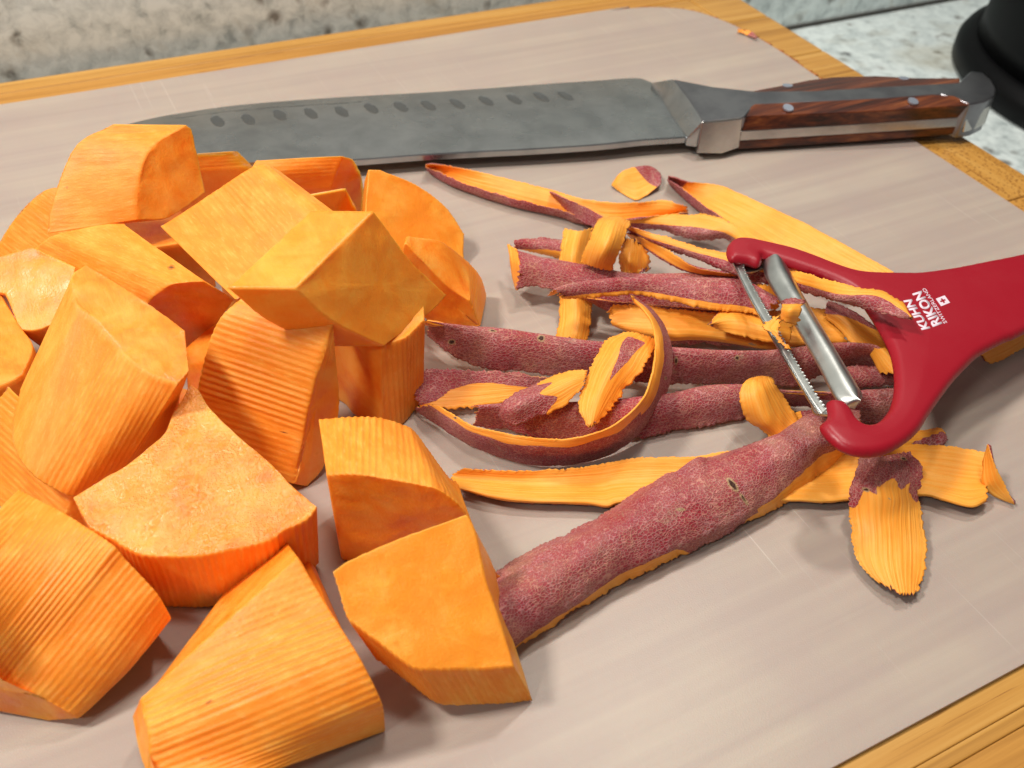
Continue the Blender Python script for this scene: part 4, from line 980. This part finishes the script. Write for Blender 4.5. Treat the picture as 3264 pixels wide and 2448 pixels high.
paring('shaded inner fold of skin under the right end of the thick dusty roll',
       [rail([(2660, 1178), (2690, 1172), (2739, 1165), (2800, 1170), (2862, 1185)], .9), rail([(2660, 1225), (2690, 1236), (2760, 1235), (2800, 1232), (2862, 1224)], .5)], up='skin', seed=60, ref=.5, arch=.2)
paring('skin patch with a jagged pale lower margin lying behind the left bend of the ring',
       [rail([(1330, 1220), (1357, 1182), (1440, 1178), (1528, 1181), (1640, 1186), (1750, 1205)], .9), rail([(1325, 1270), (1370, 1240), (1440, 1235), (1528, 1230), (1640, 1228), (1750, 1230)], .6), rail([(1345, 1296), (1414, 1305), (1516, 1297), (1646, 1276), (1700, 1268), (1760, 1262)], .3)],
       up='skin', seed=61, ref=.5, jag=.0006, mask=lambda u, v: sstep(.0, .12, .50 + .45 * (u < .28) * (1 - u / .28) + .10 * math.sin(9 * u) - v))
paring('pinkish rolled skin inside and beyond the ring, running right beneath the peeler',
       tube([(1524, 1292), (1544, 1286), (1640, 1284), (1780, 1285), (1967, 1275), (2057, 1266), (2128, 1258), (2202, 1246), (2263, 1229), (2360, 1227), (2491, 1241), (2600, 1250), (2751, 1245), (2858, 1238)],
            [(1508, 1358), (1560, 1366), (1625, 1373), (1707, 1397), (1870, 1402), (1967, 1400), (2100, 1388), (2173, 1366), (2283, 1354), (2377, 1330), (2548, 1296), (2640, 1310), (2740, 1345), (2858, 1350)], 1.1, .15), up='skin', ref=.6, seed=62, jag=.0005)
paring('flat flesh strip with a V of skin, slanting across the thick dusty roll',
       [rail([(1992, 1058, 1.75), (1930, 1086, 1.85), (1902, 1133, 1.8), (1878, 1180, 1.6), (1850, 1255, 1.4), (1846, 1308, 1.3), (1868, 1354, 1.2)]),
        rail([(2030, 1060, 1.85), (1985, 1095, 2.05), (1965, 1140, 2.0), (1940, 1190, 1.85), (1915, 1250, 1.65), (1898, 1305, 1.45), (1882, 1356, 1.25)]),
        rail([(2095, 1080, 1.75), (2085, 1110, 1.8), (2062, 1153, 1.75), (2036, 1196, 1.6), (1996, 1240, 1.4), (1960, 1290, 1.25), (1900, 1352, 1.15)])],
       ref=.5, seed=64, jag=.0006, mask=lambda u, v: sstep(-.03, .05, (.66 - u) * .42 - abs(v - .56)) * sstep(.08, .14, u))
paring('small tapering chip inside the ring, grey-pink skin left half, bright flesh right half',
       [rail([(1590, 1318, 1.25), (1600, 1285, 1.45), (1646, 1250, 1.5), (1727, 1212, 1.5), (1809, 1181, 1.6), (1868, 1178, 1.7)]),
        rail([(1588, 1326, 1.2), (1630, 1300, 1.7), (1690, 1270, 1.8), (1760, 1240, 1.75), (1820, 1212, 1.75), (1866, 1200, 1.7)]),
        rail([(1592, 1334, 1.1), (1638, 1354, 1.2), (1699, 1334, 1.3), (1788, 1298, 1.4), (1840, 1255, 1.5), (1862, 1228, 1.6)])],
       up='skin', ref=.5, seed=65, jag=.0005, mask=lambda u, v: sstep(.62, .54, u + .08 * math.sin(14 * v)))
# the ring
paring('big ring-shaped curl of skin standing on edge in the middle, flesh rim inside',
       [rail([(2012, 944, 2.5), (2030, 962, 2.5), (2055, 990, 2.5), (2080, 1031, 2.45), (2088, 1084, 2.4), (2087, 1153, 2.3), (2073, 1214, 2.2), (2053, 1267, 2.1), (2012, 1316, 2.0), (1948, 1362, 1.8), (1870, 1390, 1.6), (1788, 1402, 1.4), (1707, 1398, 1.3), (1585, 1378, 1.2), (1503, 1358, 1.1), (1442, 1322, 1.0), (1394, 1293, .9)]),
        rail([(2014, 944, 2.5), (2038, 961, 2.45), (2070, 992, 2.4), (2095, 1035, 2.3), (2108, 1088, 2.25), (2108, 1155, 2.1), (2094, 1220, 1.95), (2070, 1285, 1.7), (2020, 1342, 1.5), (1950, 1392, 1.25), (1870, 1425, 1.05), (1788, 1438, .95), (1690, 1435, .9), (1565, 1408, .85), (1475, 1372, .8), (1405, 1325, .7), (1355, 1293, .65)]),
        rail([(2016, 944, 2.5), (2046, 960, 2.35), (2085, 990, 2.1), (2123, 1044, 1.8), (2143, 1121, 1.5), (2139, 1202, 1.2), (2115, 1275, .8), (2053, 1369, .35), (1967, 1438, .12), (1870, 1475, .03), (1768, 1487, .03), (1666, 1480, .03), (1544, 1442, .03), (1442, 1389, .05), (1373, 1341, .1), (1320, 1302, .2)])],
       up='skin', ref=.75, seed=66, jag=.0003, thick=.0012, spots=[(1451, 1332, 6, 5, 0), (2122, 1205, 6, 5, 0)], mask=lambda u, v: sstep(.18, .30, v + .1 * nz((u * 14, 0, 0), 1, 3) - .12 * (u < .4)))
# lower strips
paring('short rounded flesh strip dropping off the rolls left of the lower peeler hook',
       [rail([(2392, 1205, 1.6), (2372, 1222, 1.7), (2359, 1250, 1.6), (2364, 1300, 1.3), (2383, 1340, .9), (2430, 1372, .6), (2462, 1405, .4)]),
        rail([(2424, 1197, 1.65), (2420, 1215, 1.75), (2414, 1255, 1.7), (2430, 1305, 1.4), (2452, 1345, 1.1), (2480, 1375, .8), (2510, 1400, .6)]),
        rail([(2455, 1200, 1.6), (2464, 1212, 1.7), (2476, 1232, 1.6), (2492, 1254, 1.4), (2515, 1293, 1.1), (2545, 1335, .8), (2570, 1370, .6)])], seed=67, ref=.5, jag=.0004, mask=lambda u, v: .7 * sstep(.03, .0, u))
paring('scrap of shaded skin and flesh under the lower peeler hook',
       [rail([(2480, 1330), (2560, 1310), (2640, 1300), (2700, 1320)], .7), rail([(2500, 1370), (2560, 1360), (2640, 1370), (2700, 1380)], .5)], up='skin', seed=68, ref=.5, mask=lambda u, v: sstep(.3, .4, u))
paring('long flat flesh strip lying along the mat beneath the big front roll, jagged left end',
       [rail([(1476, 1494), (1560, 1499), (1640, 1502), (1707, 1500), (1800, 1494), (1910, 1482), (2012, 1461), (2120, 1457), (2200, 1456), (2344, 1436), (2500, 1425), (2620, 1420), (2750, 1418), (2869, 1417), (2986, 1421), (3070, 1427), (3150, 1446)], .55),
        rail([(1440, 1520), (1560, 1530), (1707, 1540), (1870, 1540), (2012, 1530), (2200, 1520), (2400, 1510), (2600, 1500), (2800, 1500), (2980, 1505), (3146, 1520)], .3),
        rail([(1463, 1556), (1585, 1583), (1707, 1595), (1870, 1600), (1935, 1608), (1988, 1595), (2200, 1590), (2400, 1590), (2533, 1589), (2634, 1593), (2720, 1585), (2830, 1580), (2947, 1573), (3009, 1588), (3095, 1610), (3146, 1590)], .42),
        rail([(1470, 1562), (1585, 1592), (1707, 1604), (1870, 1611), (1935, 1618), (1988, 1606), (2200, 1600), (2400, 1600), (2533, 1599), (2634, 1602), (2720, 1595), (2830, 1590), (2947, 1584), (3009, 1598), (3095, 1616), (3142, 1600)], .08)],
       ref=.3, seed=69, mask=FB(.90), jag=.00035)
paring('curled flesh end standing up at the right tip of the long flat strip',
       [rail([(3147, 1417, 1.3), (3160, 1455, 1.15), (3176, 1495, .9), (3205, 1550, .5), (3233, 1605, .15)]), rail([(3145, 1420, 1.2), (3133, 1470, .8), (3132, 1540, .35), (3160, 1578, .1), (3231, 1608, .05)])], seed=70, ref=.5, jag=.0002)
paring('half-hidden strip end with a rounded maroon tip, poking out below the red handle at right',
       [rail([(2800, 1400), (2870, 1385), (2935, 1371), (2994, 1365), (3012, 1378)], .35), rail([(2800, 1440), (2870, 1440), (2927, 1436), (2990, 1430), (3015, 1412)], .2)], seed=71, ref=.5, mask=lambda u, v: sstep(.0, .08, v * .9 + (u - 1) * .75 - .15), arch=.15)
paring('big netted dusty-pink skin roll with a scar, reaching from wedge to peeler',
       [rail([(1530, 1860, .3), (1610, 1800), (1720, 1740), (1900, 1650), (2100, 1530), (2270, 1455), (2470, 1385), (2620, 1305), (2740, 1300)], .4),
        rail([(1520, 1915, .7), (1572, 1882, 1.0), (1600, 1866), (1678, 1814), (1720, 1782), (1769, 1766), (1859, 1708), (1980, 1624), (2100, 1538), (2141, 1522), (2170, 1500), (2215, 1468), (2240, 1468), (2270, 1478), (2385, 1424), (2466, 1395), (2539, 1347), (2609, 1314), (2740, 1330)], 1.2),
        rail([(1535, 1995, .9), (1590, 1960, 1.4), (1640, 1915), (1740, 1860), (1840, 1800), (1940, 1730), (2060, 1650), (2180, 1590), (2290, 1550), (2400, 1510), (2500, 1450), (2600, 1400), (2740, 1370)], 1.35),
        rail([(1570, 2080, .5), (1628, 2050, .8), (1690, 2000), (1790, 1940), (1880, 1878), (1980, 1815), (2110, 1755), (2240, 1700), (2350, 1650), (2450, 1590), (2540, 1520), (2620, 1458), (2740, 1405)], .75),
        rail([(1585, 2095, .05), (1646, 2062), (1714, 2026), (1814, 1958), (1904, 1905), (2000, 1845), (2140, 1790), (2280, 1725), (2364, 1678), (2405, 1656), (2480, 1618), (2539, 1580), (2609, 1530), (2670, 1480), (2725, 1428)], .15)],
       up='skin', ref=.6, seed=72, jag=.0004, thick=.0013, wob=.0007, spots=[(2335, 1545, 30, 12, 50), (2372, 1592, 24, 6, 55), (2168, 1624, 15, 5, -8)], mask=lambda u, v: sstep(.0, .06, .915 + .03 * math.sin(11 * u + 1) + .16 * sstep(.44, .48, u) * sstep(.64, .60, u) - .05 * (u > .66) - v))
paring('short strip pointing at the viewer, folded maroon skin on top, frayed flesh end',
       [rail([(2748, 1448, .9), (2732, 1487, 1.0), (2720, 1534, 1.0), (2707, 1565, .9), (2708, 1632, .6), (2716, 1691, .45), (2722, 1761, .35), (2744, 1808, .3), (2790, 1852, .3)]),
        rail([(2800, 1455, 1.15), (2790, 1490, 1.45), (2780, 1535, 1.5), (2775, 1575, 1.3), (2775, 1640, .9), (2782, 1700, .65), (2790, 1760, .5), (2803, 1818, .45), (2836, 1874, .4)]),
        rail([(2850, 1447, 1.15), (2865, 1485, 1.5), (2862, 1535, 1.5), (2855, 1580, 1.3), (2855, 1640, .9), (2860, 1700, .65), (2865, 1760, .5), (2872, 1830, .45), (2884, 1892, .4)]),
        rail([(2900, 1438, .9), (2938, 1485, 1.0), (2940, 1535, 1.0), (2925, 1575, .9), (2938, 1620, .6), (2947, 1690, .45), (2952, 1745, .35), (2950, 1800, .3), (2930, 1886, .3)])],
       ref=.5, seed=73, jag=.0005, spots=[(2760, 1560, 14, 7, 15), (2880, 1462, 12, 6, 20), (2833, 1592, 5, 3, 0)], ridge=.00015, thick=.0013, mask=lambda u, v: sstep(.0, .05, .36 + .12 * abs(v - .55) * 2 * (v < .35) + .03 * math.sin(22 * v) + .05 * (v > .8) - u))
paring('dark orange paring half hidden under the red handle at the right edge of the photo',
       [rail([(3120, 1120), (3180, 1090), (3264, 1040), (3340, 990)], .8), rail([(3157, 1162), (3220, 1135), (3270, 1104), (3350, 1050)], .25)], seed=74, ref=.5, thick=.002)
# shavings on the blade and mat
paring('dry tan scrap of skin stuck on the peeler blade',
       [rail([(2498, 953, 3.3), (2530, 950, 3.5), (2566, 953, 3.4)]), rail([(2490, 985, 3.5), (2520, 985, 3.75), (2549, 986, 3.6)]), rail([(2488, 1010, 3.2), (2512, 1025, 3.3), (2542, 1034, 3.2)])], seed=75, ref=.5, name='skin_scrap', cat='scrap',
       mask=lambda u, v: sstep(.5, .4, v), jag=.0006, wob=.001, group='scraps of skin and flesh')
paring('stringy yellow flesh shred caught along the serrated peeler blade',
       [rail([(2470, 1008, 3.2), (2430, 1042, 3.1), (2462, 1062, 3.1), (2492, 1100, 3.0), (2508, 1112, 3.0)]), rail([(2492, 1022, 3.2), (2478, 1045, 3.2), (2486, 1062, 3.2), (2500, 1096, 3.05), (2512, 1110, 3.0)])], seed=76, ref=.5, name='flesh_shred', cat='shred', jag=.0008, group='scraps of skin and flesh')
paring('thin curl of flesh sticking out behind the right edge of the tipped wedge',
       [rail([(1530, 1760, 1.3), (1560, 1795, 1.2), (1592, 1835, .8), (1597, 1868, .3)]), rail([(1530, 1790, 1.1), (1552, 1826, 1.0), (1572, 1860, .6), (1590, 1872, .2)])], seed=77, ref=.5, name='flesh_shred', cat='shred', group='scraps of skin and flesh')
paring('tiny brown and orange scrap on the curved far corner of the cutting mat',
       [rail([(2352, 92), (2375, 94), (2400, 104), (2415, 118)], .25), rail([(2352, 102), (2378, 110), (2395, 118), (2408, 122)], .1)], seed=78, ref=.5, name='skin_scrap', cat='scrap', mask=lambda u, v: sstep(.4, .6, u), jag=.0006, wob=.001, group='scraps of skin and flesh')
paring('small broken spur of flesh under the downward corner of the pale square chunk',
       [rail([(806, 912, 3.9), (796, 930, 3.7), (792, 948, 3.4)]), rail([(820, 905, 3.9), (816, 930, 3.7), (806, 950, 3.4)])], seed=79, ref=.5, name='flesh_shred', cat='shred', group='scraps of skin and flesh')
